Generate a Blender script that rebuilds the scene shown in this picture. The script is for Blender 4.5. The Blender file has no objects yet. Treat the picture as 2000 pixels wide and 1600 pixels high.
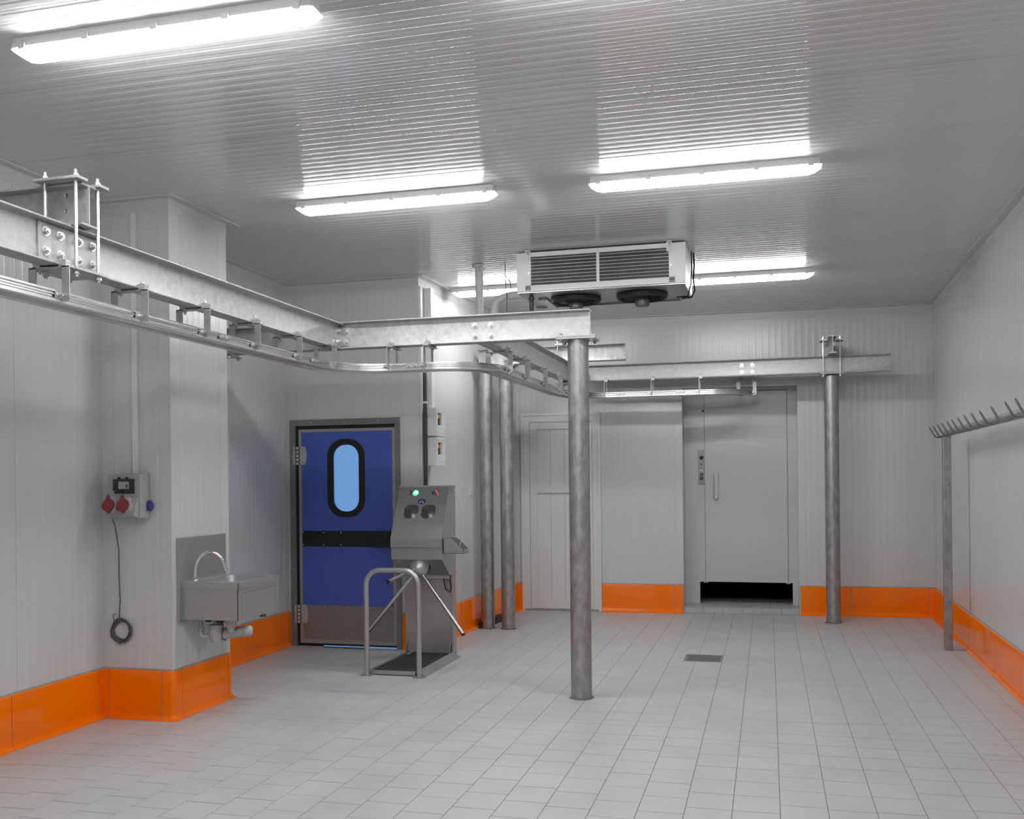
import bpy, bmesh, math, random
from mathutils import Vector, Matrix, Quaternion
random.seed(7)
S = bpy.context.scene
C = S.collection
PI = math.pi
V = Vector

# ------------------------------------------------------------------ camera
H = 1.6
F_PX, YAW, Y0, ROLL = 1918.22, 0.2553165, 937.358, 0.01043139
cam_d = bpy.data.cameras.new('camera')
cam_d.sensor_width = 36.0
cam_d.sensor_fit = 'HORIZONTAL'
cam_d.lens = F_PX / 2000 * 36.0
cam_d.shift_y = (Y0 - 800) / 2000
cam_d.clip_start = 0.05
cam = bpy.data.objects.new('camera', cam_d)
C.objects.link(cam)
cam.matrix_world = (Matrix.Translation((0, 0, H)) @ Matrix.Rotation(YAW, 4, 'Z')
                    @ Matrix.Rotation(PI / 2, 4, 'X') @ Matrix.Rotation(-ROLL, 4, 'Z'))
S.camera = cam

# ------------------------------------------------------------------ world, exposure
W = bpy.data.worlds.new('world')
S.world = W
W.use_nodes = True
W.node_tree.nodes['Background'].inputs[0].default_value = (0.5, 0.5, 0.5, 1)
W.node_tree.nodes['Background'].inputs[1].default_value = 0.0
S.view_settings.view_transform = 'Standard'
S.view_settings.look = 'None'
S.view_settings.gamma = 1.0
S.view_settings.use_curve_mapping = False
S.view_settings.exposure = 0.0
S.cycles.use_light_tree = False
S.cycles.max_bounces = 7
S.cycles.diffuse_bounces = 5
S.cycles.glossy_bounces = 4
S.cycles.transmission_bounces = 2
S.cycles.caustics_reflective = False
S.cycles.caustics_refractive = False
S.cycles.use_adaptive_sampling = True
S.cycles.adaptive_threshold = 0.02
S.cycles.adaptive_min_samples = 12
S.cycles.use_denoising = True
LAMP = 53.0                     # emission of the fluorescent diffusers

ZC = 3.53                       # ceiling height


# ------------------------------------------------------------------ materials
def mat(name, col, rough=0.5, metal=0.0, var=0.0, scale=8.0, rvar=0.0, bump=0.0, bscale=200.0,
        coat=0.0, emit=None, estr=0.0, spec=0.5, spangle=0.0, stretch=None, aniso=0.0, detail=4, lit=True):
    m = bpy.data.materials.new(name)
    m.use_nodes = True
    nt = m.node_tree
    b = nt.nodes['Principled BSDF']
    if not isinstance(col, (tuple, list)):
        col = (col, col, col)
    b.inputs['Base Color'].default_value = (*col, 1)
    b.inputs['Roughness'].default_value = rough
    b.inputs['Metallic'].default_value = metal
    b.inputs['Specular IOR Level'].default_value = spec
    if coat:
        b.inputs['Coat Weight'].default_value = coat
        b.inputs['Coat Roughness'].default_value = 0.05
    if aniso:
        b.inputs['Anisotropic'].default_value = aniso
    if emit:
        b.inputs['Emission Color'].default_value = (*emit, 1)
        b.inputs['Emission Strength'].default_value = estr
        m.cycles.emission_sampling = 'FRONT' if lit else 'NONE'
    if var or rvar or bump or spangle:
        geo = nt.nodes.new('ShaderNodeNewGeometry')
        src = geo.outputs['Position']
        if stretch:
            mp = nt.nodes.new('ShaderNodeMapping')
            mp.inputs['Scale'].default_value = stretch
            nt.links.new(src, mp.inputs['Vector'])
            src = mp.outputs['Vector']
        n = nt.nodes.new('ShaderNodeTexNoise')
        n.inputs['Scale'].default_value = scale
        n.inputs['Detail'].default_value = detail
        n.inputs['Roughness'].default_value = 0.6
        nt.links.new(src, n.inputs['Vector'])
        val = n.outputs['Fac']
        if spangle:
            vo = nt.nodes.new('ShaderNodeTexVoronoi')
            vo.inputs['Scale'].default_value = spangle
            nt.links.new(src, vo.inputs['Vector'])
            sep = nt.nodes.new('ShaderNodeSeparateColor')
            nt.links.new(vo.outputs['Color'], sep.inputs[0])
            mx = nt.nodes.new('ShaderNodeMix')
            mx.inputs[0].default_value = 0.13
            nt.links.new(val, mx.inputs[2])
            nt.links.new(sep.outputs[0], mx.inputs[3])
            val = mx.outputs[0]
        if var:
            r = nt.nodes.new('ShaderNodeValToRGB')
            r.color_ramp.elements[0].position = 0.3
            r.color_ramp.elements[1].position = 0.7
            r.color_ramp.elements[0].color = (*[max(0, c * (1 - var)) for c in col], 1)
            r.color_ramp.elements[1].color = (*[min(1, c * (1 + var)) for c in col], 1)
            nt.links.new(val, r.inputs[0])
            nt.links.new(r.outputs[0], b.inputs['Base Color'])
        if rvar:
            mr = nt.nodes.new('ShaderNodeMapRange')
            mr.inputs[1].default_value = 0.3
            mr.inputs[2].default_value = 0.7
            mr.inputs[3].default_value = max(0.02, rough - rvar)
            mr.inputs[4].default_value = rough + rvar
            nt.links.new(val, mr.inputs[0])
            nt.links.new(mr.outputs[0], b.inputs['Roughness'])
        if bump:
            n2 = nt.nodes.new('ShaderNodeTexNoise')
            n2.inputs['Scale'].default_value = bscale
            n2.inputs['Detail'].default_value = 3
            nt.links.new(src, n2.inputs['Vector'])
            bp = nt.nodes.new('ShaderNodeBump')
            bp.inputs['Strength'].default_value = bump
            bp.inputs['Distance'].default_value = 0.002
            nt.links.new(n2.outputs['Fac'], bp.inputs['Height'])
            nt.links.new(bp.outputs[0], b.inputs['Normal'])
    return m


WALL = mat('wall_paint', (0.58, 0.588, 0.591), 0.24, var=0.015, scale=1.3, detail=1)
CEIL = mat('ceiling_paint', (0.615, 0.622, 0.626), 0.13, var=0.015, scale=1.5, detail=1)
TRIM = mat('trim_paint', 0.58, 0.3)
GROUT = mat('grout', 0.12, 0.9, var=0.2, scale=20)
TILE = mat('floor_tile_glaze', (0.455, 0.462, 0.465), 0.42, var=0.05, scale=2.2, rvar=0.06, detail=2)
ORANGE = mat('orange_glaze', (0.97, 0.185, 0.0), 0.09, var=0.03, scale=3, spec=0.32, detail=1)
GALV = mat('galvanised_steel', 0.45, 0.50, 0.55, var=0.2, scale=22, rvar=0.12, spangle=110, bump=0.06, bscale=90, detail=6)
GALVD = mat('galvanised_tube', 0.35, 0.42, 0.75, var=0.24, scale=20, rvar=0.12, bump=0.1, bscale=40, stretch=(1, 1, 0.5))
ZINC = mat('zinc_plated', 0.58, 0.32, 0.85, var=0.1, scale=60)
HANG = mat('hanger_steel', 0.46, 0.38, 0.8, var=0.12, scale=20)
ALU = mat('rail_aluminium', 0.60, 0.26, 0.9, var=0.04, scale=30)
INOX = mat('stainless_steel', (0.41, 0.424, 0.435), 0.36, 0.7, var=0.06, scale=14, rvar=0.05, stretch=(1, 1, 14))
INOXB = mat('stainless_bright', 0.45, 0.2, 0.95)
CHROME = mat('chrome', 0.7, 0.06, 1.0)
PLAST = mat('white_plastic', 0.70, 0.4)
PLASTG = mat('grey_plastic', 0.38, 0.45)
PVC = mat('pvc_white', 0.66, 0.38)
BLACK = mat('black_rubber', 0.008, 0.5)
DARK = mat('dark_metal', 0.06, 0.5, 0.3)
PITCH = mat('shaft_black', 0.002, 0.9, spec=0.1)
SMOKE = mat('smoked_plastic', 0.025, 0.25)
BLUE = mat('blue_door_panel', (0.062, 0.108, 0.44), 0.38, var=0.1, scale=120, bump=0.15, bscale=500)
BLUEP = mat('blue_plastic', (0.03, 0.045, 0.24), 0.4)
RED = mat('red_plastic', (0.24, 0.03, 0.035), 0.42)
FRAMEG = mat('door_frame_steel', (0.225, 0.235, 0.245), 0.35, 0.5, var=0.06, scale=6)
EDGEG = mat('door_edge_alu', 0.36, 0.4, 0.4)
KICK = mat('kick_plate', (0.245, 0.262, 0.275), 0.34, 0.45, var=0.05, scale=8)
DOORG = mat('lift_door_paint', 0.54, 0.32, var=0.02, scale=2)
PANE = mat('lit_window_pane', (0.03, 0.05, 0.09), 0.08, emit=(0.16, 0.36, 0.72), estr=0.85, lit=False)
LIT = mat('fluorescent_diffuser', 0.8, 0.3, emit=(1, 1, 1), estr=LAMP)
LITCAP = mat('diffuser_end', 0.75, 0.25, emit=(1, 1, 1), estr=1.2, lit=False)
GREENL = mat('green_led', (0.01, 0.3, 0.05), 0.3, emit=(0.02, 1.0, 0.16), estr=6.0, lit=False)
WHITEL = mat('green_led_core', (0.5, 1, 0.6), 0.3, emit=(0.6, 1.0, 0.7), estr=7.0, lit=False)
REDL = mat('red_led', (0.4, 0.02, 0.02), 0.3, emit=(1.0, 0.06, 0.04), estr=1.2, lit=False)
AMBER = mat('amber_led', (0.3, 0.12, 0.0), 0.3, emit=(1.0, 0.40, 0.02), estr=1.0, lit=False)
GREENB = mat('green_button', (0.0, 0.09, 0.06), 0.3)
MAT = mat('mat_pile', 0.035, 0.95, var=0.5, scale=220, bump=0.8, bscale=400)
HUBG = mat('motor_casing', 0.12, 0.4, 0.3)
FIN = mat('coil_fins', 0.2, 0.45, 0.5, var=0.2, scale=90, stretch=(1, 1, 0.05))
COOLW = mat('cooler_white_sheet', 0.66, 0.35)
COOLA = mat('cooler_tray_alu', 0.34, 0.3, 0.6)
INSUL = mat('pipe_insulation', 0.55, 0.6, bump=0.3, bscale=60)
GUM = mat('cable_grey', 0.10, 0.6)
WIRE = mat('pale_cord', 0.6, 0.5)
BEIGE = mat('silicone', 0.30, 0.8, var=0.25, scale=30)


# ------------------------------------------------------------------ mesh builder
class MB:
    def __init__(s):
        s.v = []; s.f = []

    def add(s, vs, fs):
        o = len(s.v)
        s.v += [V(p) for p in vs]
        s.f += [tuple(o + i for i in f) for f in fs]
        return s

    def box(s, a, b, ch=0.0):
        x0, y0, z0 = [min(p, q) for p, q in zip(a, b)]
        x1, y1, z1 = [max(p, q) for p, q in zip(a, b)]
        if ch <= 0:
            s.add([(x0, y0, z0), (x1, y0, z0), (x1, y1, z0), (x0, y1, z0), (x0, y0, z1), (x1, y0, z1), (x1, y1, z1), (x0, y1, z1)],
                  [(3, 2, 1, 0), (4, 5, 6, 7), (0, 1, 5, 4), (1, 2, 6, 5), (2, 3, 7, 6), (3, 0, 4, 7)])
            return s
        c = min(ch, (x1 - x0) / 2.01, (y1 - y0) / 2.01, (z1 - z0) / 2.01)
        bm = bmesh.new()
        bmesh.ops.create_cube(bm, size=1)
        for v in bm.verts:
            v.co = V(((x0 + x1) / 2 + v.co.x * (x1 - x0), (y0 + y1) / 2 + v.co.y * (y1 - y0), (z0 + z1) / 2 + v.co.z * (z1 - z0)))
        bmesh.ops.bevel(bm, geom=bm.edges[:], offset=c, segments=2, affect='EDGES', profile=0.6)
        bm.verts.index_update()
        s.add([v.co.copy() for v in bm.verts], [[v.index for v in f.verts] for f in bm.faces])
        bm.free()
        return s

    def cyl(s, p0, p1, r0, r1=None, n=16, caps=True):
        p0, p1 = V(p0), V(p1)
        r1 = r0 if r1 is None else r1
        d = (p1 - p0).normalized()
        a = d.orthogonal().normalized(); b = d.cross(a)
        vs = []
        for p, r in ((p0, r0), (p1, r1)):
            for i in range(n):
                t = 2 * PI * i / n
                vs.append(p + (a * math.cos(t) + b * math.sin(t)) * r)
        fs = [(i, (i + 1) % n, n + (i + 1) % n, n + i) for i in range(n)]
        if caps:
            fs += [tuple(reversed(range(n))), tuple(range(n, 2 * n))]
        return s.add(vs, fs)

    def tube(s, path, r, n=10, closed=False):
        path = [V(p) for p in path]
        m = len(path)
        rs = r if isinstance(r, (list, tuple)) else [r] * m
        tang = []
        for i in range(m):
            if closed:
                t = path[(i + 1) % m] - path[i - 1]
            else:
                t = path[min(i + 1, m - 1)] - path[max(i - 1, 0)]
            tang.append(t.normalized())
        a = tang[0].orthogonal().normalized()
        vs = []
        for i in range(m):
            if i:
                a = tang[i - 1].rotation_difference(tang[i]) @ a
            a = (a - tang[i] * a.dot(tang[i])).normalized()
            b = tang[i].cross(a)
            for k in range(n):
                t = 2 * PI * k / n
                vs.append(path[i] + (a * math.cos(t) + b * math.sin(t)) * rs[i])
        fs = []
        for i in range(m if closed else m - 1):
            j = (i + 1) % m
            for k in range(n):
                fs.append((i * n + k, i * n + (k + 1) % n, j * n + (k + 1) % n, j * n + k))
        if not closed:
            fs += [tuple(reversed(range(n))), tuple(range((m - 1) * n, m * n))]
        return s.add(vs, fs)

    def lathe(s, prof, origin, axis, n=24):
        """prof: (radius, height) along axis"""
        o = V(origin); d = V(axis).normalized()
        a = d.orthogonal().normalized(); b = d.cross(a)
        m = len(prof); vs = []
        for (r, h) in prof:
            for k in range(n):
                t = 2 * PI * k / n
                vs.append(o + d * h + (a * math.cos(t) + b * math.sin(t)) * max(r, 1e-5))
        fs = [(i * n + k, i * n + (k + 1) % n, (i + 1) * n + (k + 1) % n, (i + 1) * n + k) for i in range(m - 1) for k in range(n)]
        fs += [tuple(reversed(range(n))), tuple(range((m - 1) * n, m * n))]
        return s.add(vs, fs)

    def prism(s, poly, o, ax, ay, ext):
        """2-D polygon placed with axes ax, ay at o and extruded by vector ext"""
        o, ax, ay, ext = V(o), V(ax), V(ay), V(ext)
        n = len(poly)
        vs = [o + ax * p[0] + ay * p[1] for p in poly]
        vs += [v + ext for v in vs]
        fs = [tuple(reversed(range(n))), tuple(range(n, 2 * n))]
        fs += [(i, (i + 1) % n, n + (i + 1) % n, n + i) for i in range(n)]
        return s.add(vs, fs)

    def psweep(s, path, prof, closed=True, ends=True):
        """planar sweep: path of (x, y, z); profile (d, z) with d to the right of travel; mitred"""
        path = [V(p) if len(p) == 3 else V((p[0], p[1], 0)) for p in path]
        m = len(path); n = len(prof); vs = []
        for i in range(m):
            din = (path[i] - path[i - 1]) if i else (path[1] - path[0])
            dout = (path[i + 1] - path[i]) if i < m - 1 else (path[-1] - path[-2])
            din = V((din.x, din.y, 0)).normalized(); dout = V((dout.x, dout.y, 0)).normalized()
            n1 = V((din.y, -din.x, 0)); n2 = V((dout.y, -dout.x, 0))
            nn = (n1 + n2).normalized()
            k = 1 / max(0.3, nn.dot(n1))
            for (d, z) in prof:
                vs.append(path[i] + nn * (d * k) + V((0, 0, z)))
        rng = n if closed else n - 1
        fs = [(i * n + k, (i + 1) * n + k, (i + 1) * n + (k + 1) % n, i * n + (k + 1) % n) for i in range(m - 1) for k in range(rng)]
        if ends and closed:
            fs += [tuple(range(n)), tuple(reversed(range((m - 1) * n, m * n)))]
        return s.add(vs, fs)


MW = {}                          # world matrices of everything built


def link(name, data, parent=None, mw=None):
    o = bpy.data.objects.new(name, data)
    C.objects.link(o)
    mw = mw or (MW[parent.name].copy() if parent else Matrix.Identity(4))
    if parent:
        o.parent = parent
        o.matrix_basis = MW[parent.name].inverted() @ mw
    else:
        o.matrix_basis = mw
    MW[o.name] = mw
    return o


def obj(name, mb, material, parent=None, smooth=None, local=False, recalc=True):
    """mb vertices are in world space (or in the parent's space when local)"""
    me = bpy.data.meshes.new(name)
    vs = mb.v
    if parent and not local:
        inv = MW[parent.name].inverted()
        vs = [inv @ v for v in vs]
    base = None
    if parent is None and not local and vs:      # origin at the thing's base
        lo = V([min(v[i] for v in vs) for i in range(3)]); hi = V([max(v[i] for v in vs) for i in range(3)])
        base = Matrix.Translation(((lo.x + hi.x) / 2, (lo.y + hi.y) / 2, lo.z))
        inv = base.inverted()
        vs = [inv @ v for v in vs]
    me.from_pydata([tuple(v) for v in vs], [], mb.f)
    if recalc:
        bm = bmesh.new(); bm.from_mesh(me)
        bmesh.ops.recalc_face_normals(bm, faces=bm.faces)
        bm.to_mesh(me); bm.free()
    me.materials.append(material)
    if smooth:
        for p in me.polygons:
            p.use_smooth = True
        me.set_sharp_from_angle(angle=math.radians(smooth))
    return link(name, me, parent, base)


def thing(name, label, cat, loc=(0, 0, 0), rotz=0, group=None):
    o = link(name, None, None, Matrix.Translation(loc) @ Matrix.Rotation(rotz, 4, 'Z'))
    o.empty_display_size = 0.05
    o['label'] = label; o['category'] = cat
    if group: o['group'] = group
    return o


def tag(o, label, cat, group=None):
    o['label'] = label; o['category'] = cat
    if group: o['group'] = group
    return o


def struct(o, label=None):
    o['kind'] = 'structure'
    if label: o['label'] = label
    return o


def rrect(x0, y0, x1, y1, r, n=6):
    pts = []
    for (cx, cy, a0) in ((x1 - r, y1 - r, 0), (x0 + r, y1 - r, PI / 2), (x0 + r, y0 + r, PI), (x1 - r, y0 + r, 1.5 * PI)):
        for i in range(n + 1):
            a = a0 + PI / 2 * i / n
            pts.append((cx + r * math.cos(a), cy + r * math.sin(a)))
    return pts


def plate(outline, holes, thick, o, ax, ay, az):
    """plate with holes; 2-D in (ax, ay), from o going thick along az. Returns MB"""
    cu = bpy.data.curves.new('tmp', 'CURVE')
    cu.dimensions = '2D'; cu.fill_mode = 'BOTH'; cu.extrude = thick / 2
    for poly in [outline] + holes:
        sp = cu.splines.new('POLY')
        sp.points.add(len(poly) - 1)
        for p, q in zip(sp.points, poly):
            p.co = (q[0], q[1], 0, 1)
        sp.use_cyclic_u = True
    ob = bpy.data.objects.new('tmp', cu)
    me = ob.to_mesh()
    o, ax, ay, az = V(o), V(ax), V(ay), V(az)
    mb = MB()
    mb.add([o + ax * v.co.x + ay * v.co.y + az * (v.co.z + thick / 2) for v in me.vertices], [list(p.vertices) for p in me.polygons])
    ob.to_mesh_clear()
    bpy.data.objects.remove(ob); bpy.data.curves.remove(cu)
    return mb


def arc(c, r, a0, a1, n=8):
    return [(c[0] + r * math.cos(a0 + (a1 - a0) * i / n), c[1] + r * math.sin(a0 + (a1 - a0) * i / n)) for i in range(n + 1)]


def bolt_mesh(name, rw, rh, hh, stud=0.0):
    mb = MB()
    mb.cyl((0, 0, 0), (0, 0, 0.003), rw, n=14)
    mb.cyl((0, 0, 0.003), (0, 0, 0.003 + hh), rh, n=6)
    if stud:
        mb.cyl((0, 0, 0.003 + hh), (0, 0, 0.003 + hh + stud), rh * 0.55, n=8)
    me = bpy.data.meshes.new(name)
    me.from_pydata([tuple(v) for v in mb.v], [], mb.f)
    me.materials.append(ZINC)
    return me


BOLT = bolt_mesh('bolt', 0.023, 0.0165, 0.014, 0.006)
BOLTS = bolt_mesh('small_bolt', 0.012, 0.0095, 0.009, 0.010)
SCREW = bolt_mesh('screw', 0.006, 0.004, 0.002)


def put(me, name, parent, p, d):
    q = V((0, 0, 1)).rotation_difference(V(d))
    return link(name, me, parent, Matrix.Translation(p) @ q.to_matrix().to_4x4())


# ------------------------------------------------------------------ the setting: floor
PX0, PW, PD = -0.18341, 0.22244, 0.237
floor_mb = MB().box((-4.75, -0.75, -0.12), (1.95, 13.2, -0.0014))
floor = struct(obj('floor', floor_mb, GROUT), 'grey glazed floor tiles laid in straight columns')
GX, GY = 0.0015, 0.0026


def tile_verts(w, d):
    """chamfered tile centred at origin, top at z = 0"""
    x, y, c = w / 2, d / 2, 0.0007
    vs = [(-x, -y, -0.008), (x, -y, -0.008), (x, y, -0.008), (-x, y, -0.008),
          (-x, -y, -c), (x, -y, -c), (x, y, -c), (-x, y, -c),
          (-x + c, -y + c, 0), (x - c, -y + c, 0), (x - c, y - c, 0), (-x + c, y - c, 0)]
    fs = []
    for i in range(4):
        j = (i + 1) % 4
        fs += [(i, j, 4 + j, 4 + i), (4 + i, 4 + j, 8 + j, 8 + i)]
    fs.append((8, 9, 10, 11))
    return vs, fs


def project(x, y, z):
    s, c = math.sin(YAW), math.cos(YAW)
    d = -s * x + c * y
    if d < 0.1: return (-1, -1, d)
    u = F_PX * (c * x + s * y) / d; v = -F_PX * (z - H) / d
    cr, sr = math.cos(ROLL), math.sin(ROLL)
    return (1000 + u * cr + v * sr, Y0 - u * sr + v * cr, d)


def inside_room(x, y):
    if y < 5.83: return x > -4.5
    if y < 6.54: return x > -3.95
    if y < 8.77: return x > -4.62
    if y < 12.0: return x > -3.25
    return False


tiles = []
rr = random.Random(3)
DR = (-0.735, 8.68, -0.4058, 9.03)         # drain opening
for i in range(-21, 10):
    x0, x1 = PX0 + i * PW, PX0 + (i + 1) * PW
    rows = []
    off = (0.5 if i % 2 else 0.0) * PD + rr.uniform(-0.05, 0.05)
    cuts = [6.11, 6.346]
    y = 6.11 - (PD * 0.35 + (off % (PD * 0.65)))
    while y > -0.9:
        cuts.append(y); y -= PD
    y = 6.346 + (PD * 0.3 + ((off * 1.3 + rr.uniform(0, 0.06)) % (PD * 0.7)))
    while y < 13.1:
        cuts.append(y); y += PD
    cuts.sort()
    for a, b in zip(cuts, cuts[1:]):
        cx, cy = (x0 + x1) / 2, (a + b) / 2
        if not inside_room(cx, cy): continue
        if x0 < DR[2] - 0.02 and x1 > DR[0] + 0.02 and a < DR[3] and b > DR[1]:
            # tiles cut around the drain
            if cy > DR[1] - 0.05 and cy < DR[3] + 0.05:
                if a < DR[1] - 0.02: tiles.append((x0, x1, a, DR[1]))
                if b > DR[3] + 0.02: tiles.append((x0, x1, DR[3], b))
                lo, hi = max(a, DR[1]), min(b, DR[3])
                if hi - lo > 0.02:
                    if x0 < DR[0] - 0.02: tiles.append((x0, DR[0], lo, hi))
                    if x1 > DR[2] + 0.02: tiles.append((DR[2], x1, lo, hi))
                continue
        tiles.append((x0, x1, a, b))


def tile_size_px(t):
    u, v, d = project((t[0] + t[1]) / 2, (t[2] + t[3]) / 2, 0)
    if not (-20 < u < 2020 and 0 < v < 1615): return 0
    if u < 205 and v < 1480 - 0.36 * u: return 0
    return (t[1] - t[0]) * (t[3] - t[2]) / d ** 3


tiles.sort(key=tile_size_px, reverse=True)
cache = {}
rest = MB()
for k, t in enumerate(tiles):
    w, d = round(t[1] - t[0] - 2 * GX, 4), round(t[3] - t[2] - 2 * GY, 4)
    c = V(((t[0] + t[1]) / 2, (t[2] + t[3]) / 2, 0))
    if k < 300:
        if (w, d) not in cache:
            vs, fs = tile_verts(w, d)
            me = bpy.data.meshes.new('floor_tile'); me.from_pydata(vs, [], fs); me.materials.append(TILE)
            cache[(w, d)] = me
        dz = rr.uniform(-0.0003, 0.0003)
        link('floor_tile', cache[(w, d)], floor, Matrix.Translation(c + V((0, 0, dz))))
    else:
        vs, fs = tile_verts(w, d)
        rest.add([V(v) + c for v in vs], fs)
ft = obj('floor_tiles', rest, TILE, floor, recalc=False)
ft['kind'] = 'stuff'

# ------------------------------------------------------------------ walls
RP = 0.0753          # rib pitch


def ribbed(a, b, z0, z1, phase=0.0):
    """ribbed sheet between plan points a and b (room on the right of a->b), 2 mm proud of the wall line"""
    a, b = V((a[0], a[1], 0)), V((b[0], b[1], 0))
    L = (b - a).length; d = (b - a) / L; n = V((d.y, -d.x, 0))
    pts = [(0.0, None)]
    k = math.floor(-phase / RP) - 1
    prof = []
    while k * RP + phase < L + RP:
        u = k * RP + phase
        for (du, h) in ((0.0, 0.0), (0.0015, 0.0001), (0.0045, 0.0010), (0.006, 0.0011), (0.0072, 0.0011), (0.0338, 0.0011), (0.0350, 0.0011), (0.0365, 0.0010), (0.0395, 0.0001), (0.041, 0.0), (0.0422, 0.0), (0.0553, 0.0), (0.0565, 0.0), (0.0578, -0.0003), (0.0592, -0.0003), (0.0605, 0.0), (0.0617, 0.0), (0.0743, 0.0)):
            prof.append((u + du, h))
        k += 1
    inn = [(u, h) for u, h in prof if 0.0 < u < L]
    inn = [(0.0, inn[0][1] if inn else 0)] + inn + [(L, inn[-1][1] if inn else 0)]
    mb = MB()
    vs = []
    for u, h in inn:
        p = a + d * u + n * (0.003 + h)
        vs += [V((p.x, p.y, z0)), V((p.x, p.y, z1))]
    m = len(inn)
    mb.add(vs, [(2 * i, 2 * i + 2, 2 * i + 3, 2 * i + 1) for i in range(m - 1)])
    # edge returns
    e0, e1 = a, b
    mb.add([V((e0.x, e0.y, z0)), vs[0], vs[1], V((e0.x, e0.y, z1))], [(0, 1, 2, 3)])
    mb.add([V((e1.x, e1.y, z0)), vs[-2], vs[-1], V((e1.x, e1.y, z1))], [(3, 2, 1, 0)])
    return mb


def wall(name, a, b, label, openings=(), thick=0.1, pan=0.9036, start=0.0):
    """wall with the room on the right of a->b; openings are (u0, u1, ztop) from the floor"""
    A, B = V((a[0], a[1], 0)), V((b[0], b[1], 0))
    L = (B - A).length; d = (B - A) / L; n = V((d.y, -d.x, 0))
    back = MB()
    us = [0.0]
    for (u0, u1, zt) in openings:
        us += [u0, u1]
    us.append(L)

    def slab(u0, u1, z0, z1):
        if u1 - u0 < 0.001: return
        p, q = A + d * u0, A + d * u1
        back.prism([(p.x, p.y), (q.x, q.y), ((q - n * thick).x, (q - n * thick).y), ((p - n * thick).x, (p - n * thick).y)],
                   (0, 0, z0), (1, 0, 0), (0, 1, 0), (0, 0, z1 - z0))
    solid = []
    for i in range(0, len(us), 2):
        slab(us[i], us[i + 1], -0.02, ZC + 0.05); solid.append((us[i], us[i + 1], 0.0, ZC))
    for (u0, u1, zt) in openings:
        slab(u0, u1, zt, ZC + 0.05); solid.append((u0, u1, zt, ZC))
    o = struct(obj(name, back, WALL), label)
    for (u0, u1, z0, z1) in solid:
        u = u0
        cuts = [u0]
        k = math.ceil((u0 - start) / pan + 1e-6)
        while start + k * pan < u1 - 0.05:
            if start + k * pan > u0 + 0.05: cuts.append(start + k * pan)
            k += 1
        cuts.append(u1)
        for c0, c1 in zip(cuts, cuts[1:]):
            g0 = 0.0015 if c0 != u0 else 0; g1 = 0.0015 if c1 != u1 else 0
            p, q = A + d * (c0 + g0), A + d * (c1 - g1)
            obj('wall_panel', ribbed(p, q, z0, z1, phase=(start - c0 - g0) % RP), WALL, o, recalc=False, smooth=40)
    return o


YF = -0.6
P0, P1, P2, P3, P4, P5 = (-4.44, YF), (-4.44, 5.83), (-3.90, 5.83), (-3.90, 6.54), (-4.56, 6.54), (-4.56, 8.77)
P6, P7, P8, P9 = (-3.19, 8.77), (-3.0, 11.69), (1.81, 11.87), (1.612, YF)
BD = (V((P8[0], P8[1], 0)) - V((P7[0], P7[1], 0))); BL = BD.length; BD.normalize(); BN = V((BD.y, -BD.x, 0))
BANG = math.atan2(BD.y, BD.x)


def bw(x):                       # distance along the back wall at world X
    return (x - P7[0]) / BD.x


wall('wall_left', P0, P1, 'pale ribbed panel wall on the left before the pillar', start=0.2)
wall('wall_pillar_front', P1, P2, 'narrow pale ribbed pillar face carrying the socket box', start=-0.2)
wall('wall_pillar_side', P2, P3, 'pale ribbed pillar side carrying the steel sink', start=-0.1)
wall('wall_pillar_back', P3, P4, 'hidden rear face of the boxed pillar')
wall('wall_left_rear', P4, P5, 'shaded ribbed wall between pillar and blue door', start=0.3)
wall('wall_door', P5, P6, 'ribbed wall around the blue swing door', openings=((0.04, 1.175, 2.205),), start=0.1)
wall('wall_return', P6, P7, 'pale ribbed side wall behind the twin columns', start=0.15)
wall('wall_back', P7, P8, 'ribbed back wall with white door and lift door',
     openings=((bw(-2.905), bw(-1.978), 2.39), (bw(-0.985), bw(0.335), 2.66)), start=0.05)
wall('wall_right', P8, P9, 'pale ribbed wall on the right behind the hook rail', start=0.5)
wall('wall_front', P9, P0, 'ribbed wall behind the camera')

# ------------------------------------------------------------------ ceiling
ceil_o = struct(obj('ceiling', MB().box((-4.75, -0.75, ZC + 0.006), (1.95, 13.0, ZC + 0.12)), CEIL), 'ribbed white metal ceiling panels')
pan_me = None
CP = 12 * RP
cp = MB()
prof = []
for k in range(12):
    u = k * RP
    for (du, h) in ((0.0022, 0.0), (0.0034, 0.0), (0.0313, 0.0), (0.0325, 0.0), (0.0345, 0.0001), (0.0385, 0.0017), (0.0405, 0.0018), (0.0417, 0.0018), (0.0503, 0.0018), (0.0515, 0.0018), (0.0528, 0.0013), (0.0545, 0.0013), (0.0558, 0.0018), (0.0570, 0.0018), (0.0668, 0.0018), (0.0680, 0.0018), (0.0700, 0.0017), (0.0740, 0.0001)):
        prof.append((u + du, h))
prof = [(0.0008, 0.004), (0.0016, 0.0008)] + prof + [(CP - 0.0016, 0.0008), (CP - 0.0008, 0.004)]
vs = []
for (u, h) in prof:
    vs += [(-4.62, u, h), (1.86, u, h)]
cp.add(vs, [(2 * i, 2 * i + 1, 2 * i + 3, 2 * i + 2) for i in range(len(prof) - 1)])
cme = bpy.data.meshes.new('ceiling_panel')
cme.from_pydata([tuple(v) for v in cp.v], [], [tuple(reversed(f)) for f in cp.f]); cme.materials.append(CEIL)
for p in cme.polygons: p.use_smooth = True
y = 4.06 - 6 * CP
while y < 12.2:
    link('ceiling_panel', cme, ceil_o, Matrix.Translation((0, y, ZC)))
    y += CP

# ------------------------------------------------------------------ trims
TN = [0]


def trim(mb, smooth=None):
    TN[0] += 1
    return struct(obj('trim_%d' % TN[0], mb, TRIM, smooth=smooth))


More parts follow.
